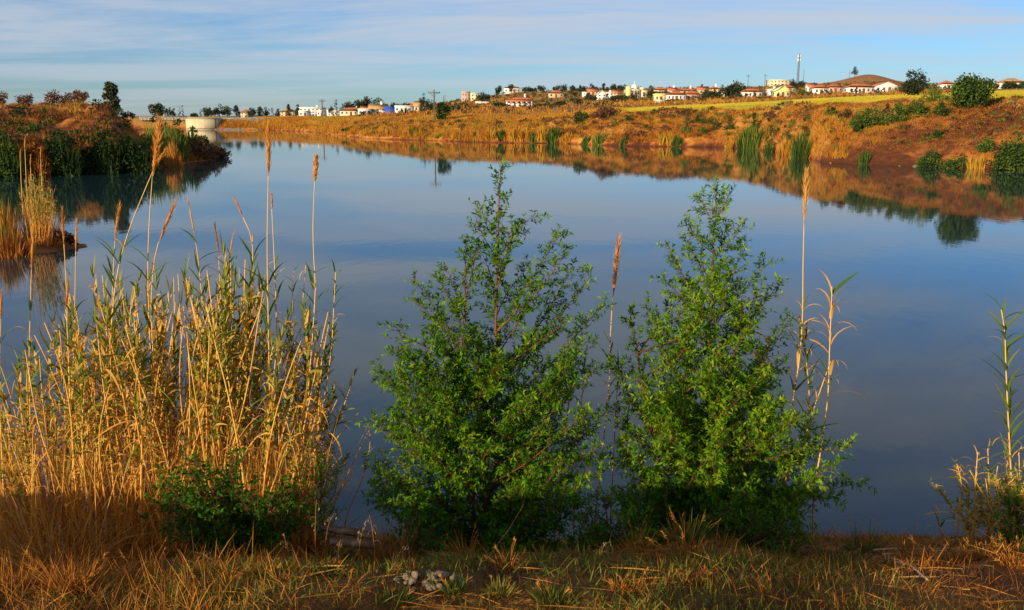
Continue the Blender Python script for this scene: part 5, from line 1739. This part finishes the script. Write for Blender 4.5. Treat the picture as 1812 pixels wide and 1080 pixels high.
def sapling(name, label, cat, Y, ub, trunks, limbs, poly, nfill, seed, tint=(.3, .8), leafL=(.032, .056), twig_gap=.045, vmin_fill=0, depth=.6, r0=.017, leafgap=.014, singles=300, low=1.0, width=.34):
    r = np.random.default_rng(seed)
    b_ = place(ub, Y)
    t = thing(name, label, cat, b_)
    paths = []                                        # every limb: (points, radius at its foot)
    tr3 = []
    for path in trunks:
        pts = [X2(u, v, Y + dy) - b_ for u, v, dy in path][::-1]
        base = np.array([pts[0][0] * .4, (pts[0][1]) * .4, -.08])
        P = smooth_path([base] + pts, 30)
        P[4:-1] += r.normal(size=(25, 3)) * .006
        tr3.append(P)
        m = MB()
        tube(m, P, np.linspace(r0, .0035, 30), 7, r.uniform(.3, .6))
        m.build('trunk', M['bark'], t, smooth=True)
        paths.append((P, True))
    L3 = []
    for (u0, v0, u1, v1, dy) in limbs:
        s, e = X2(u0, v0, Y) - b_, X2(u1, v1, Y + dy) - b_
        L3.append((s, e))
    p = np.asarray(poly, float)
    c_ = 0
    while c_ < nfill:
        u, v = r.uniform(p[:, 0].min(), p[:, 0].max()), r.uniform(max(vmin_fill, p[:, 1].min()), p[:, 1].max())
        if not inside(poly, u, v):
            continue
        k = r.integers(0, len(trunks))
        dy = r.uniform(-1, 1) * depth
        e = X2(u, v, Y + dy) - b_
        T = tr3[k]
        hd = np.hypot(e[0] - T[-8, 0], e[1])
        zs = max(.02, e[2] - hd * r.uniform(.5, 1.1) - .06)
        i = int(np.argmin(np.abs(T[:, 2] - zs)))
        if e[2] < .05:
            e[2] = .05 + .1 * r.random()
        L3.append((T[i].copy(), e))
        c_ += 1
    lp, ld, ln_, ltw = [], [], [], []
    tw = MB()
    for s, e in L3:
        i = min((int(np.argmin(np.linalg.norm(T - s, axis=1))), k) for k, T in enumerate(tr3)) if False else None
        # start on the nearest trunk
        best = min(((np.linalg.norm(T - s, axis=1).min(), k) for k, T in enumerate(tr3)))
        T = tr3[best[1]]
        if best[0] < .28:
            s = T[int(np.argmin(np.linalg.norm(T - s, axis=1)))]
        ln = np.linalg.norm(e - s)
        if ln < .05:
            continue
        mid = (s + e) / 2 + r.normal(size=3) * ln * .05 + np.array([0, 0, -.05 * ln])
        n = max(5, int(ln / .05))
        P = smooth_path([s, mid, e], n)
        m = MB()
        rb = min(.006, .003 + ln * .004)
        tube(m, P, np.linspace(rb, .0016, n), 5, r.uniform(.2, .7))
        m.build('branch', M['bark'], t, smooth=True)
        paths.append((P, False))
    for P, is_tr in paths:
        ln = np.linalg.norm(np.diff(P, axis=0), axis=1).sum()
        d = np.r_[0, np.cumsum(np.linalg.norm(np.diff(P, axis=0), axis=1))]
        s0 = ln * (.42 if is_tr else .18)
        for s in np.arange(s0, ln, twig_gap * r.uniform(.8, 1.2)):
            q = np.array([np.interp(s, d, P[:, k]) for k in range(3)])
            i = min(np.searchsorted(d, s), len(P) - 1)
            ax = unit(P[i] - P[max(0, i - 1)])
            f = s / ln
            L_ = r.uniform(.06, .19) * (1.15 - .45 * f) * (1.35 if is_tr and f < .8 else 1)
            pd = unit(np.cross(ax, r.normal(size=3)))
            D = unit(ax * .75 + pd * .9 + np.array([0, 0, .25]))
            sag = np.array([0, 0, -.10 * L_])
            Q = np.stack([q, q + D * L_ * .5, q + D * L_ + sag])
            tube(tw, Q, [.0018, .0013, .0008], 3, .4)
            nl = max(3, int(L_ / leafgap))
            tt = np.sort(r.random(nl)) ** .8
            pos = q + D * L_ * tt[:, None] + sag * (tt ** 2)[:, None]
            a = unit(np.cross(np.tile(D, (nl, 1)), r.normal(size=(nl, 3))))
            dl = unit(D * .55 + a * .85 + np.array([0, 0, .12]) + r.normal(size=(nl, 3)) * .2)
            lp.append(pos)
            ld.append(dl)
            ln_.append(unit(np.array([0, 0, 1.]) + a * .3 + r.normal(size=(nl, 3)) * .45))
            ltw.append(np.clip(r.uniform(tint[0], tint[1]) + r.normal(size=nl) * .10 + .14 * (tt - .5) + .10 * (f - .5), 0, 1))
    tw.build('twigs', M['bark'], t, kind='stuff')
    lp, ld, ln_, ltw = np.concatenate(lp), np.concatenate(ld), np.concatenate(ln_), np.concatenate(ltw)
    keep = lp[:, 2] > .02
    lp, ld, ln_, ltw = lp[keep], ld[keep], ln_[keep], ltw[keep]
    n = len(lp)
    LL = r.uniform(leafL[0], leafL[1], n)
    WW = LL * r.uniform(.28, .40, n) * width / .34
    front = np.argsort(lp[:, 1] + r.random(n) * .5 - LL * 4)[:singles]
    S = unit(np.cross(ln_, ld))
    Nn = np.cross(ld, S)
    for i in front:
        o = link('leaf', LEAFV[int(np.clip((ltw[i] - .05) / .15, 0, 5))], None, t)
        A = np.eye(4)
        A[:3, 0], A[:3, 1], A[:3, 2], A[:3, 3] = ld[i] * LL[i], S[i] * WW[i] / .34, Nn[i] * WW[i] / .34, lp[i]
        o.matrix_local = Matrix(A.tolist())
    rest = np.ones(n, bool)
    rest[front] = False
    m = MB()
    leaves(m, lp[rest], ld[rest], ln_[rest], LL[rest], WW[rest], ltw[rest])
    m.build('foliage', M['leaf'], t, kind='stuff')
    print(label, 'leaves', n, 'limbs', len(L3))
    return t


for k in range(26):
    u = rr.uniform(1690, 1830)
    cane(u, rr.uniform(800, 905), rr.uniform(5.9, 6.7), u + rr.uniform(-25, 25), 'short leafy cane crowded in the lower right corner clump', 'canes of the lower right corner clump', rr=rr)
sapling('sapling', 'two stemmed green sapling with sparse open top, left of the orange plume cane', 'sapling', 6.4, 848,
        [[(886, 298, 0), (882, 400, 0), (880, 500, 0), (878, 600, 0), (870, 720, .05), (861, 830, .05)],
         [(826, 438, -.1), (822, 540, -.1), (820, 640, -.12), (823, 760, -.1), (838, 880, -.05)]],
        [(883, 430, 850, 362, .1), (883, 467, 843, 388, -.1), (880, 470, 949, 376, .05), (881, 520, 905, 398, -.1), (880, 540, 853, 448, .15),
         (878, 600, 992, 413, .1), (876, 630, 1007, 440, -.1), (874, 660, 1012, 476, .2), (872, 690, 1048, 486, .1), (868, 740, 1070, 535, .0), (866, 760, 1046, 598, -.2), (878, 580, 965, 500, -.2),
         (822, 610, 730, 490, .1), (822, 580, 773, 490, -.1), (824, 560, 790, 470, .1), (824, 520, 846, 437, -.1), (822, 660, 732, 530, .0), (820, 720, 697, 575, -.1), (822, 780, 668, 652, .05),
         (826, 840, 655, 745, -.1), (834, 880, 642, 815, .1), (840, 920, 652, 885, 0), (862, 800, 1062, 650, .1), (860, 840, 1075, 730, -.1), (855, 880, 1080, 810, .1), (850, 920, 1080, 880, .0), (880, 560, 935, 470, .25), (821, 690, 705, 640, .3), (822, 700, 770, 560, .3)],
        [(800, 490), (830, 445), (850, 450), (880, 470), (930, 480), (985, 500), (1030, 545), (1045, 600), (1050, 680), (1070, 780), (1085, 900), (1060, 990), (760, 990), (690, 930), (640, 890), (645, 820), (690, 790), (652, 725), (668, 660), (695, 600), (720, 560), (735, 520), (770, 500)],
        150, 501, (.26, .78), vmin_fill=560, depth=.75, leafL=(.028, .050), twig_gap=.022, leafgap=.0082)
sapling('sapling', 'bushy single stemmed green sapling with pointed top, right of the orange plume cane', 'sapling', 6.6, 1240,
        [[(1270, 322, 0), (1263, 420, 0), (1258, 520, 0), (1254, 620, 0), (1252, 720, 0), (1246, 850, 0)],
         [(1112, 548, .1), (1128, 620, .1), (1140, 700, .1), (1160, 800, .1), (1190, 900, .05)],
         [(1362, 600, -.1), (1340, 700, -.1), (1310, 800, -.1), (1270, 900, -.05)]],
        [(1266, 400, 1240, 345, .05), (1266, 390, 1290, 345, -.05), (1264, 443, 1318, 397, .05), (1262, 455, 1215, 397, -.1), (1258, 540, 1322, 434, .1), (1260, 500, 1212, 425, .1), (1256, 560, 1179, 432, .05), (1258, 568, 1170, 492, -.1),
         (1255, 590, 1363, 463, .0), (1254, 640, 1378, 504, .1), (1254, 660, 1345, 520, -.2), (1254, 720, 1400, 562, .0), (1254, 680, 1142, 538, .1), (1252, 700, 1150, 580, -.2), (1252, 740, 1390, 640, .15),
         (1250, 800, 1440, 742, -.1), (1250, 820, 1505, 792, .1), (1248, 860, 1532, 853, .0), (1248, 880, 1480, 880, -.15), (1180, 760, 1090, 640, .0), (1170, 800, 1082, 720, .2), (1180, 860, 1080, 820, 0), (1262, 470, 1285, 400, .1), (1256, 580, 1300, 480, -.15), (1256, 600, 1210, 500, .2)],
        [(1262, 420), (1285, 480), (1312, 530), (1335, 575), (1355, 620), (1385, 660), (1410, 720), (1450, 760), (1480, 800), (1490, 850), (1450, 900), (1440, 960), (1380, 1000), (1100, 1000), (1078, 900), (1085, 780), (1100, 690), (1115, 610), (1150, 590), (1190, 560), (1215, 520), (1240, 460)],
        185, 502, (.34, .92), vmin_fill=430, depth=.8, leafL=(.030, .054), twig_gap=.022, leafgap=.0085, width=.33)
sapling('shrub', 'low dark green shrub in front of the golden reed clump', 'shrub', 5.5, 405,
        [[(420, 800, 0), (410, 860, 0), (405, 940, 0)], [(325, 795, .1), (345, 860, .1), (375, 930, .05)], [(500, 850, -.1), (470, 900, -.1), (430, 960, -.05)]],
        [(345, 880, 275, 850, 0), (350, 900, 262, 890, .1), (480, 900, 555, 880, 0), (460, 930, 560, 930, .1)],
        [(290, 815), (340, 800), (400, 800), (430, 840), (480, 870), (520, 850), (550, 880), (560, 940), (500, 975), (420, 1000), (360, 1000), (320, 960), (270, 930), (265, 870)],
        95, 503, (.06, .46), depth=.35, leafL=(.022, .042), twig_gap=.034, r0=.009, leafgap=.012, width=.5)
sapling('shrub', 'dark low undergrowth between the feet of the two saplings', 'shrub', 5.9, 1080,
        [[(1070, 880, 0), (1075, 930, 0), (1080, 990, 0)], [(1040, 900, .1), (1060, 950, .05), (1075, 990, 0)]], [(1075, 950, 1020, 920, -.1), (1078, 960, 1140, 925, -.1)],
        [(1010, 930), (1040, 890), (1075, 870), (1110, 890), (1150, 930), (1150, 1010), (1010, 1010)], 42, 506, (.05, .5), depth=.5, leafL=(.025, .045), r0=.007, singles=120)
sapling('shrub', 'dark low undergrowth left of the foot of the center sapling', 'shrub', 5.7, 740,
        [[(740, 900, 0), (742, 940, 0), (745, 995, 0)]], [(742, 950, 690, 930, 0), (744, 960, 800, 940, -.1)],
        [(690, 950), (720, 905), (780, 900), (830, 950), (820, 1010), (700, 1010)], 36, 507, (.05, .5), depth=.45, leafL=(.025, .045), r0=.007, singles=100)
sapling('shrub', 'dark low undergrowth below the right sapling', 'shrub', 5.7, 1330,
        [[(1330, 900, 0), (1330, 940, 0), (1332, 995, 0)], [(1230, 920, 0), (1250, 960, 0), (1300, 1000, 0)]], [(1330, 950, 1400, 920, 0), (1330, 960, 1260, 940, -.1)],
        [(1200, 950), (1260, 910), (1330, 895), (1420, 930), (1430, 1010), (1200, 1010)], 48, 508, (.05, .5), depth=.5, leafL=(.025, .045), r0=.007, singles=120)
sapling('shrub', 'small green shrub in the corner at the foot of the tall right cane', 'shrub', 5.9, 1805,
        [[(1800, 850, 0), (1800, 900, 0), (1804, 950, 0)]], [(1800, 920, 1760, 880, 0), (1800, 930, 1830, 870, 0)],
        [(1765, 880), (1800, 850), (1840, 850), (1840, 960), (1780, 960)], 22, 504, (.3, .75), depth=.3, leafL=(.025, .045), r0=.008, singles=60)
sapling('shrub', 'small leafy green stem by the oat stalks right of the reed clump', 'shrub', 6.3, 570,
        [[(560, 790, 0), (566, 850, 0), (570, 930, 0)]], [(566, 860, 600, 830, 0), (568, 890, 520, 850, 0)],
        [(520, 850), (560, 800), (600, 830), (610, 900), (540, 920)], 14, 505, (.3, .75), depth=.25, leafL=(.022, .038), r0=.006, singles=50)


# ------------------------------------------------------------------ near ground: grass, tussocks, herbs, stones, sticks
rng = np.random.default_rng(66)
n = 170000
x = rng.uniform(-6.2, 6.2, n)
y = 2.5 + 6.6 * rng.random(n) ** 2.0
ok = np.abs(x) < y * .72 + .3
x, y = x[ok], y[ok]
dens = vnoise(x * 1.6, y * 1.6, 3) * .6 + vnoise(x * 5, y * 5, 8) * .5
ok = dens + rng.random(len(x)) * 1.9 > .1
x, y, dens = x[ok], y[ok], dens[ok]
z = height(x, y)
ok = z > .03
x, y, z, dens = x[ok], y[ok], z[ok], dens[ok]
n = len(x)
cl = vnoise(x * .9, y * .9, 21)
h = (.03 + .10 * rng.random(n) ** 2) * (1 + .9 * np.clip(cl, 0, 1)) * np.where((x > -1.1) & (x < 2.4), .72, 1.15)
D = np.stack([rng.normal(size=n) * .55, rng.normal(size=n) * .55, np.ones(n)], -1)
tt = np.clip(.26 + .34 * vnoise(x * 2.1, y * 2.1, 27) + .2 * cl + rng.normal(size=n) * .17, 0, 1)
mb = MB()
blades(mb, np.stack([x, y, z - .008], -1), D, h, rng.uniform(.0016, .0038, n), rng.uniform(0, .6, n), 3, tt, rng)
o = mb.build('dry_grass', M['dry'], kind='stuff')
o['label'], o['category'] = 'short rust coloured dry grass on the near bank', 'grass'
n = 42000
x, y = rng.uniform(-3.4, 3.4, n), rng.uniform(2.5, 4.6, n)
ok = (vnoise(x * 1.6, y * 1.6, 33) + rng.random(n) * .9 > .3)
x, y = x[ok], y[ok]
n = len(x)
z = height(x, y)
mb = MB()
blades(mb, np.stack([x, y, z - .005], -1), np.stack([rng.normal(size=n) * .6, rng.normal(size=n) * .6, np.ones(n)], -1), rng.uniform(.03, .11, n), rng.uniform(.003, .006, n), rng.uniform(0, .5, n), 3, rng.uniform(.1, .8, n), rng)
o = mb.build('green_grass', M['herb'], kind='stuff')
o['label'], o['category'] = 'patchy olive green ground cover on the near bank', 'ground cover'
n = 16000                                             # unseen tall grass added on the rise behind the camera to feather its shadow
x = rng.uniform(-24, 8, n)
y = rng.uniform(-11, -5, n)
z = height(x, y)
mb = MB()
cl = np.clip(.6 + vnoise(x * .7, y * .7, 47) * .6, .1, 1.2)
blades(mb, np.stack([x, y, z - .02], -1), np.stack([rng.normal(size=n) * .4, rng.normal(size=n) * .4, np.ones(n)], -1), rng.uniform(.3, 1.1, n) * cl, rng.uniform(.01, .022, n), rng.uniform(0, .4, n), 3, rng.uniform(.1, .8, n), rng)
o = mb.build('dry_grass', M['dry'], kind='stuff')
o['label'], o['category'] = 'unseen dry grass added behind the camera to soften the foreground shadow edge', 'grass'
n = 11000                                             # fallen straw and leaf litter
x = rng.uniform(-5.5, 5.5, n)
y = rng.uniform(2.5, 8.6, n)
z = height(x, y)
a = rng.random(n) * 6.28
mb = MB()
blades(mb, np.stack([x, y, z + .012], -1), np.stack([np.cos(a), np.sin(a), rng.uniform(-.25, .25, n) - .25 * np.sin(a)], -1), rng.uniform(.04, .22, n), rng.uniform(.003, .008, n), .05, 2, rng.uniform(.2, 1, n), rng)
o = mb.build('straw_litter', M['dry'], kind='stuff')
o['label'], o['category'] = 'fallen straw and leaf litter on the near bank', 'litter'


def tussock(name, label, cat, u, Y, vt, w, n, m='dry', tint=(.1, .7), lean=.45, droop=.25, width=.0042, segs=5, seed=1, group=None):
    r = np.random.default_rng(seed)
    b_ = place(u, Y)
    H = max(.06, at(u, vt, Y)[2] - b_[2])
    rx = w / 2 / F0 * Y
    t = thing(name, label, cat, b_, group)
    a = r.random(n) * 6.28
    q = np.sqrt(r.random(n))
    R_ = rx * .55
    px, py = np.cos(a) * q * R_, np.sin(a) * q * R_ * .8
    pz = height(px + b_[0], py + b_[1]) - b_[2] - .01
    D = np.stack([np.cos(a) * q * lean + r.normal(size=n) * .26, np.sin(a) * q * lean + r.normal(size=n) * .26, np.ones(n)], -1)
    hh = H * (.25 + .9 * r.random(n) ** 1.4)
    mb = MB()
    blades(mb, np.stack([px, py, pz], -1), D, hh, width * r.uniform(.6, 1.3, n), droop * r.random(n), segs, tint[0] + (tint[1] - tint[0]) * r.random(n), r)
    mb.build('blades', M[m], t, kind='stuff')
    k = max(4, n // 60)
    i = r.integers(0, n, k)
    sm = MB()
    for j in i:                                       # a few flowering stalks with seed heads
        p0 = np.array([px[j], py[j], pz[j]])
        d = unit(D[j])
        Ls = H * r.uniform(.85, 1.25)
        e = p0 + d * Ls + np.array([d[0] * .25, d[1] * .25, -.08]) * Ls
        P = smooth_path([p0, p0 + d * Ls * .6, e], 8)
        tube(sm, P, np.linspace(.0016, .0009, 8), 3, .6)
        kk = 10
        f = r.uniform(.72, 1, kk)
        bs = p0 + (e - p0) * f[:, None] + (P[5] - (p0 + (e - p0) * .7)) * (1 - f)[:, None]
        blades(sm, bs, unit(e - p0) + r.normal(size=(kk, 3)) * .3, r.uniform(.012, .03, kk), .0035, .2, 2, r.uniform(.4, .9, kk), r)
    sm.build('seed_stalks', M['dry'], t, kind='stuff')
    return t


TU = [
    ('grass_tussock', 'large rusty grass tussock under the left end of the golden clump', 100, 5.7, 800, 210, 300, 'dry', (.1, 1.0)),
    ('grass_tussock', 'tawny grass tussock at the left photo edge below the canes', 20, 6.2, 800, 180, 220, 'dry', (.3, 1.0)),
    ('grass_tussock', 'dark reddish tussock right of the large rusty one', 190, 6.2, 815, 170, 200, 'dry', (.0, .9)),
    ('grass_tussock', 'brown tussock in the dark under the middle of the golden clump', 270, 6.3, 845, 170, 200, 'dry', (.0, .8)),
    ('grass_tussock', 'reddish tussock at the foot of the golden end bundle', 540, 6.3, 860, 110, 420, 'dry', (.05, .6)),
    ('grass_tussock', 'dark red dry weeds by the broken planks', 690, 4.9, 925, 120, 420, 'dry', (.0, .4)),
    ('grass_tussock', 'upright rusty tussock before the dark foot of the center sapling', 893, 4.0, 968, 46, 200, 'dry', (.1, .7)),
    ('grass_tussock', 'upright rusty tussock between the feet of the two saplings', 1015, 4.0, 978, 80, 260, 'dry', (.05, .6)),
    ('grass_tussock', 'tawny tussock before the left foot of the right sapling', 1110, 4.4, 968, 70, 220, 'dry', (.1, .65)),
    ('grass_tussock', 'tussock with arching stalks before the right sapling', 1165, 4.0, 960, 80, 180, 'dry', (.1, .6)),
    ('grass_tussock', 'wide tan tussock in the lower right corner', 1740, 3.7, 950, 230, 1300, 'dry', (.15, .85)),
    ('grass_tussock', 'rusty tussock at the right photo edge near the bottom', 1805, 3.4, 975, 130, 620, 'dry', (.1, .7)),
    ('grass_tussock', 'low brown tussock left of the wide tan one', 1620, 3.9, 970, 120, 520, 'dry', (.1, .6)),
    ('grass_tussock', 'low rusty tussock in front of the dark right sapling', 1420, 3.7, 992, 140, 460, 'dry', (.05, .6)),
    ('grass_tussock', 'small tawny tussock right of the low rusty one', 1530, 3.9, 985, 110, 360, 'dry', (.1, .65)),
    ('grass_tussock', 'orange tussock at the bottom left of the photo', 130, 3.25, 965, 120, 420, 'dry', (.15, .7)),
    ('grass_tussock', 'rust red tussock at the bottom left corner', 30, 3.3, 975, 130, 420, 'dry', (.1, .6)),
    ('grass_tussock', 'thin rusty tussock before the dark gap under the reeds', 255, 3.5, 968, 110, 320, 'dry', (.1, .7)),
    ('grass_tussock', 'orange tussock at the bottom edge below the right sapling', 1110, 3.2, 1022, 120, 420, 'dry', (.3, .8)),
    ('grass_tussock', 'short orange tussock at the bottom edge left of the pale stick', 1235, 3.2, 1030, 110, 360, 'dry', (.2, .75)),
    ('herb', 'grey green feathery herb clump at the bottom left of center', 470, 3.3, 1000, 120, 620, 'herb', (.2, .8)),
    ('herb', 'grey green herb clump beside the oat stalks', 585, 3.3, 1000, 120, 620, 'herb', (.1, .75)),
    ('herb', 'pale grey spiky herb right of the stone heap', 885, 3.15, 1022, 70, 300, 'herb', (.5, 1.)),
    ('herb', 'low green herb at the foot of the stone heap', 800, 3.1, 1042, 60, 260, 'herb', (.0, .5)),
    ('herb', 'low olive herb at the bottom edge right of the pale stick', 1400, 3.2, 1035, 110, 420, 'herb', (.1, .7)),
    ('herb', 'olive weed patch at the bottom edge under the dark shrub', 390, 3.1, 1030, 110, 420, 'herb', (.0, .6)),
    ('herb', 'fresh green weed at the bottom edge between stone heap and spiky herb', 700, 3.05, 1040, 90, 360, 'herb', (.0, .45)),
    ('herb', 'olive weed at the bottom edge right of the spiky herb', 980, 3.1, 1030, 110, 420, 'herb', (.1, .7)),
    ('herb', 'small olive herb in the dry grass at the bottom left', 320, 3.15, 1025, 90, 320, 'herb', (.1, .6)),
]
for k, (nm, lab, u, Y, vt, w, n, m, ti) in enumerate(TU):
    tussock(nm, lab, 'grass' if nm != 'herb' else 'herb', u, Y, vt, w, n, m, ti, seed=600 + k, lean=(1.0 if Y > 5.5 else .5) if nm != 'herb' else .75, droop=(.9 if Y > 5.5 else .45) if nm != 'herb' else .1, width=.0042 * Y / 5 + .0014)


def oat(label, u, Y, vt, bend, n=9, seed=1):
    r = np.random.default_rng(seed)
    b_ = place(u, Y)
    H = max(.1, at(u, vt, Y)[2] - b_[2])
    t = thing('wild_oat', label, 'wild oat', b_, 'wild oat stalks on the near bank')
    P = smooth_path([(0, 0, -.02), (bend * .15, 0, H * .5), (bend * .6, 0, H * .88), (bend, 0, H)], 12)
    m = MB()
    tube(m, P, np.linspace(.002, .0009, 12), 4, .6)
    m.build('stem', M['dry'], t)
    f = r.uniform(.55, 1, n)
    bs = np.stack([np.interp(f, np.linspace(0, 1, 12), P[:, k]) for k in range(3)], -1)
    off = r.normal(size=(n, 3)) * [.016, .016, .008]
    m = MB()
    for a, o_ in zip(bs, off):
        tube(m, [a, a + o_ * .7 + [0, 0, .008], a + o_], .0006, 3, .6)
    leaves(m, bs + off, unit(np.array([0, 0, -1.]) + r.normal(size=(n, 3)) * .3), unit(r.normal(size=(n, 3))), r.uniform(.012, .020, n), .0042, r.random(n))
    m.build('spikelets', M['oat'], t)


for k, (u, Y, vt, be, lab) in enumerate([
    (560, 3.9, 885, .02, 'tallest wild oat stalk with pale husks right of the dark shrub'),
    (575, 4.0, 915, .05, 'wild oat stalk leaning right of the tallest oat'),
    (515, 3.8, 945, -.03, 'wild oat stalk left of the tallest oat over the dark gap'),
    (635, 3.7, 930, .04, 'wild oat stalk with hanging husks in front of the planks'),
    (665, 3.7, 912, -.02, 'wild oat stalk standing beside the red weeds'),
    (598, 3.6, 955, .02, 'short wild oat stalk over the grey green herb'),
    (700, 3.6, 985, .05, 'short wild oat stalk left of the stone heap'),
    (372, 3.6, 985, -.03, 'wild oat stalk low before the dark shrub at left'),
    (300, 3.5, 995, .04, 'short wild oat stalk in the grass at lower left'),
    (1062, 3.7, 985, .03, 'wild oat stalk before the gap between the saplings'),
    (1085, 3.8, 975, -.02, 'thin wild oat stalk at the left foot of the right sapling'),
]):
    oat(lab, u, Y, vt, be, seed=700 + k)

o = link('stone', stone_mesh(190), M['rock'], None, place(775, 3.22) + [0, 0, .012])
o.scale = (.085, .06, .035)
o.rotation_euler = (.1, -.1, .4)
tag(o, 'flat pale rock, largest of the low stone heap before the center sapling', 'stone')
# heap of pale stones, each its own object
rng = np.random.default_rng(77)
ctr = place(768, 3.18)
for k in range(34):
    a, q = rng.random() * 6.28, math.sqrt(rng.random())
    px, py = math.cos(a) * q * .16, math.sin(a) * q * .06
    p = np.array([ctr[0] + px, ctr[1] + py, 0])
    p[2] = ground_z(p[0], p[1]) + .006 + .04 * (1 - q) * rng.random() ** .5
    s = rng.uniform(.010, .036) * (1.2 - .5 * q)
    o = link('stone', STONES[k % 6], None, None, p)
    o.scale = (s * 1.2, s, s * .8)
    o.rotation_euler = tuple(rng.uniform(0, 6, 3))
    tag(o, 'small pale rough stone of the low heap before the center sapling', 'stone', 'stones of the low heap')
for k, (u, Y, s, lab) in enumerate([(1390, 3.15, .02, 'lone pale stone in the grass at the bottom right of the pale stick'), (1700, 3.5, .022, 'pale stone half hidden in grass below the fallen canes'), (1372, 3.2, .014, 'small pale stone beside the lone pale stone'), (668, 3.3, .016, 'pale pebble left of the stone heap')]):
    o = link('stone', STONES[(k + 2) % 6], None, None, place(u, Y) + [0, 0, s * .4])
    o.scale = (s * 1.3, s, s * .8)
    tag(o, lab, 'stone')


def stick(name, label, cat, pts, r0, r1, m, sides=6, group=None, twigs=0, seed=1, segs=9):
    r = np.random.default_rng(seed)
    P = smooth_path(pts, segs)
    P[1:-1] += r.normal(size=(segs - 2, 3)) * r0 * .5
    o_ = P[0].copy()
    mb = MB()
    tube(mb, P - o_, np.linspace(r0, r1, segs), sides, .5)
    for k in range(twigs):
        i = r.integers(2, segs - 1)
        d = unit(P[i] - P[i - 1]) + r.normal(size=3) * .6
        tube(mb, [P[i] - o_, P[i] - o_ + d * r.uniform(.04, .12)], [r1, r1 * .4], 3, .5)
    o = mb.build(name, M[m], None, o_, smooth=True)
    return tag(o, label, cat, group)


def gp(u, Y, dz=.01):
    return place(u, Y) + np.array([0, 0, dz])


def plank(label, p0, p1, w, th):
    p0, p1 = np.asarray(p0), np.asarray(p1)
    ln = np.linalg.norm(p1 - p0)
    mb = MB()
    n = 8
    xs = np.linspace(0, ln, n)
    r = np.random.default_rng(int(ln * 1000))
    for i in range(n):
        j = r.normal(size=4) * .003
        mb.v.append(np.array([(xs[i], -w / 2 + j[0], 0), (xs[i], w / 2 + j[1], 0), (xs[i], w / 2 + j[1], th + j[2]), (xs[i], -w / 2 + j[0], th + j[3])]))
        mb.t.append(np.full(4, .5))
    f = []
    for i in range(n - 1):
        for k in range(4):
            f.append((i * 4 + k, i * 4 + (k + 1) % 4, i * 4 + 4 + (k + 1) % 4, i * 4 + 4 + k))
    f += [(3, 2, 1, 0), (n * 4 - 4, n * 4 - 3, n * 4 - 2, n * 4 - 1)]
    mb.f4.append(np.array(f))
    mb.n = n * 4
    o = mb.build('plank', M['dead_wood'])
    d = (p1 - p0) / ln
    o.rotation_euler = (0, -math.asin(d[2]), math.atan2(d[1], d[0]))
    o.location = tuple(p0)
    tag(o, label, 'plank')


plank('upper weathered plank lying by the water left of the center sapling', X2(570, 936, 5.7), X2(660, 950, 5.6), .07, .022)
plank('lower weathered plank with broken end below the upper plank', X2(582, 962, 5.2), X2(664, 968, 5.25), .06, .03)
stick('dry_twig', 'thin dry twig slanting up before the dark center sapling', 'twig', [gp(832, 3.5), X2(858, 990, 3.7), X2(902, 935, 4.0), X2(930, 888, 4.2)], .0026, .0009, 'dead_wood', 5, None, 8, 2, 12)
stick('pale_stick', 'straight pale stick poking out of the grass below the right sapling', 'stick', [X2(1296, 1084, 3.1), X2(1305, 1050, 3.15), X2(1314, 1017, 3.2)], .0042, .0036, 'pale_stick')
stick('dry_twig', 'arching dry seed stalk over the dark foot of the right sapling', 'twig', [gp(1150, 4.2), X2(1165, 1010, 4.3), X2(1195, 965, 4.4), X2(1212, 955, 4.4)], .003, .001, 'dead_wood', 4, None, 10, 3)
for k, (a, b_, c_, d, lab) in enumerate([
    (1545, 5.6, 1800, 5.7, 'long fallen cane lying across the lower right corner, furthest one'),
    (1560, 5.3, 1780, 5.5, 'fallen cane in front of the furthest fallen one at lower right'),
    (1590, 5.1, 1810, 5.2, 'nearest long fallen cane at lower right'),
    (1585, 3.7, 1642, 3.1, 'pale broken stick slanting down to the bottom edge at right'),
    (1705, 4.4, 1640, 4.0, 'short dark stick crossing under the fallen canes'),
    (1560, 3.7, 1600, 3.4, 'short grey stick left of the pale broken stick'),
    (0, 4.6, 60, 4.0, 'pale fallen cane piece at the left photo edge'),
]):
    p0, p1 = gp(a, b_, .03), gp(c_, d, .03)
    stick('fallen_cane' if k < 3 or k == 6 else 'stick', lab, 'fallen cane' if k < 3 or k == 6 else 'stick', [p0, (p0 + p1) / 2 + [0, 0, .02], p1], .006, .004, 'pale_stick' if k not in (4, 5) else 'dead_wood', seed=20 + k)

# loose weeds breaking the edge of the near bank
rw = random.Random(17)
for k in range(34):
    u, Y = rw.uniform(560, 1812), rw.uniform(3.4, 6.2)
    g = place(u, Y)
    v0 = 540 - F0 * ((g[2] - EYE) * CP + Y * SP) / (Y * CP - (g[2] - EYE) * SP)
    green = rw.random() < .4
    tussock('weed', 'green weed tuft in the ragged edge of the near bank' if green else 'rusty dry weed tuft in the ragged edge of the near bank', 'weed', u, Y, v0 - rw.uniform(28, 75), rw.uniform(40, 110), 170,
            'herb' if green else 'dry', (.0, .7) if green else (.05, .75), .7, .5, .0055, 5, 900 + k, 'green weed tufts on the near bank edge' if green else 'dry weed tufts on the near bank edge')
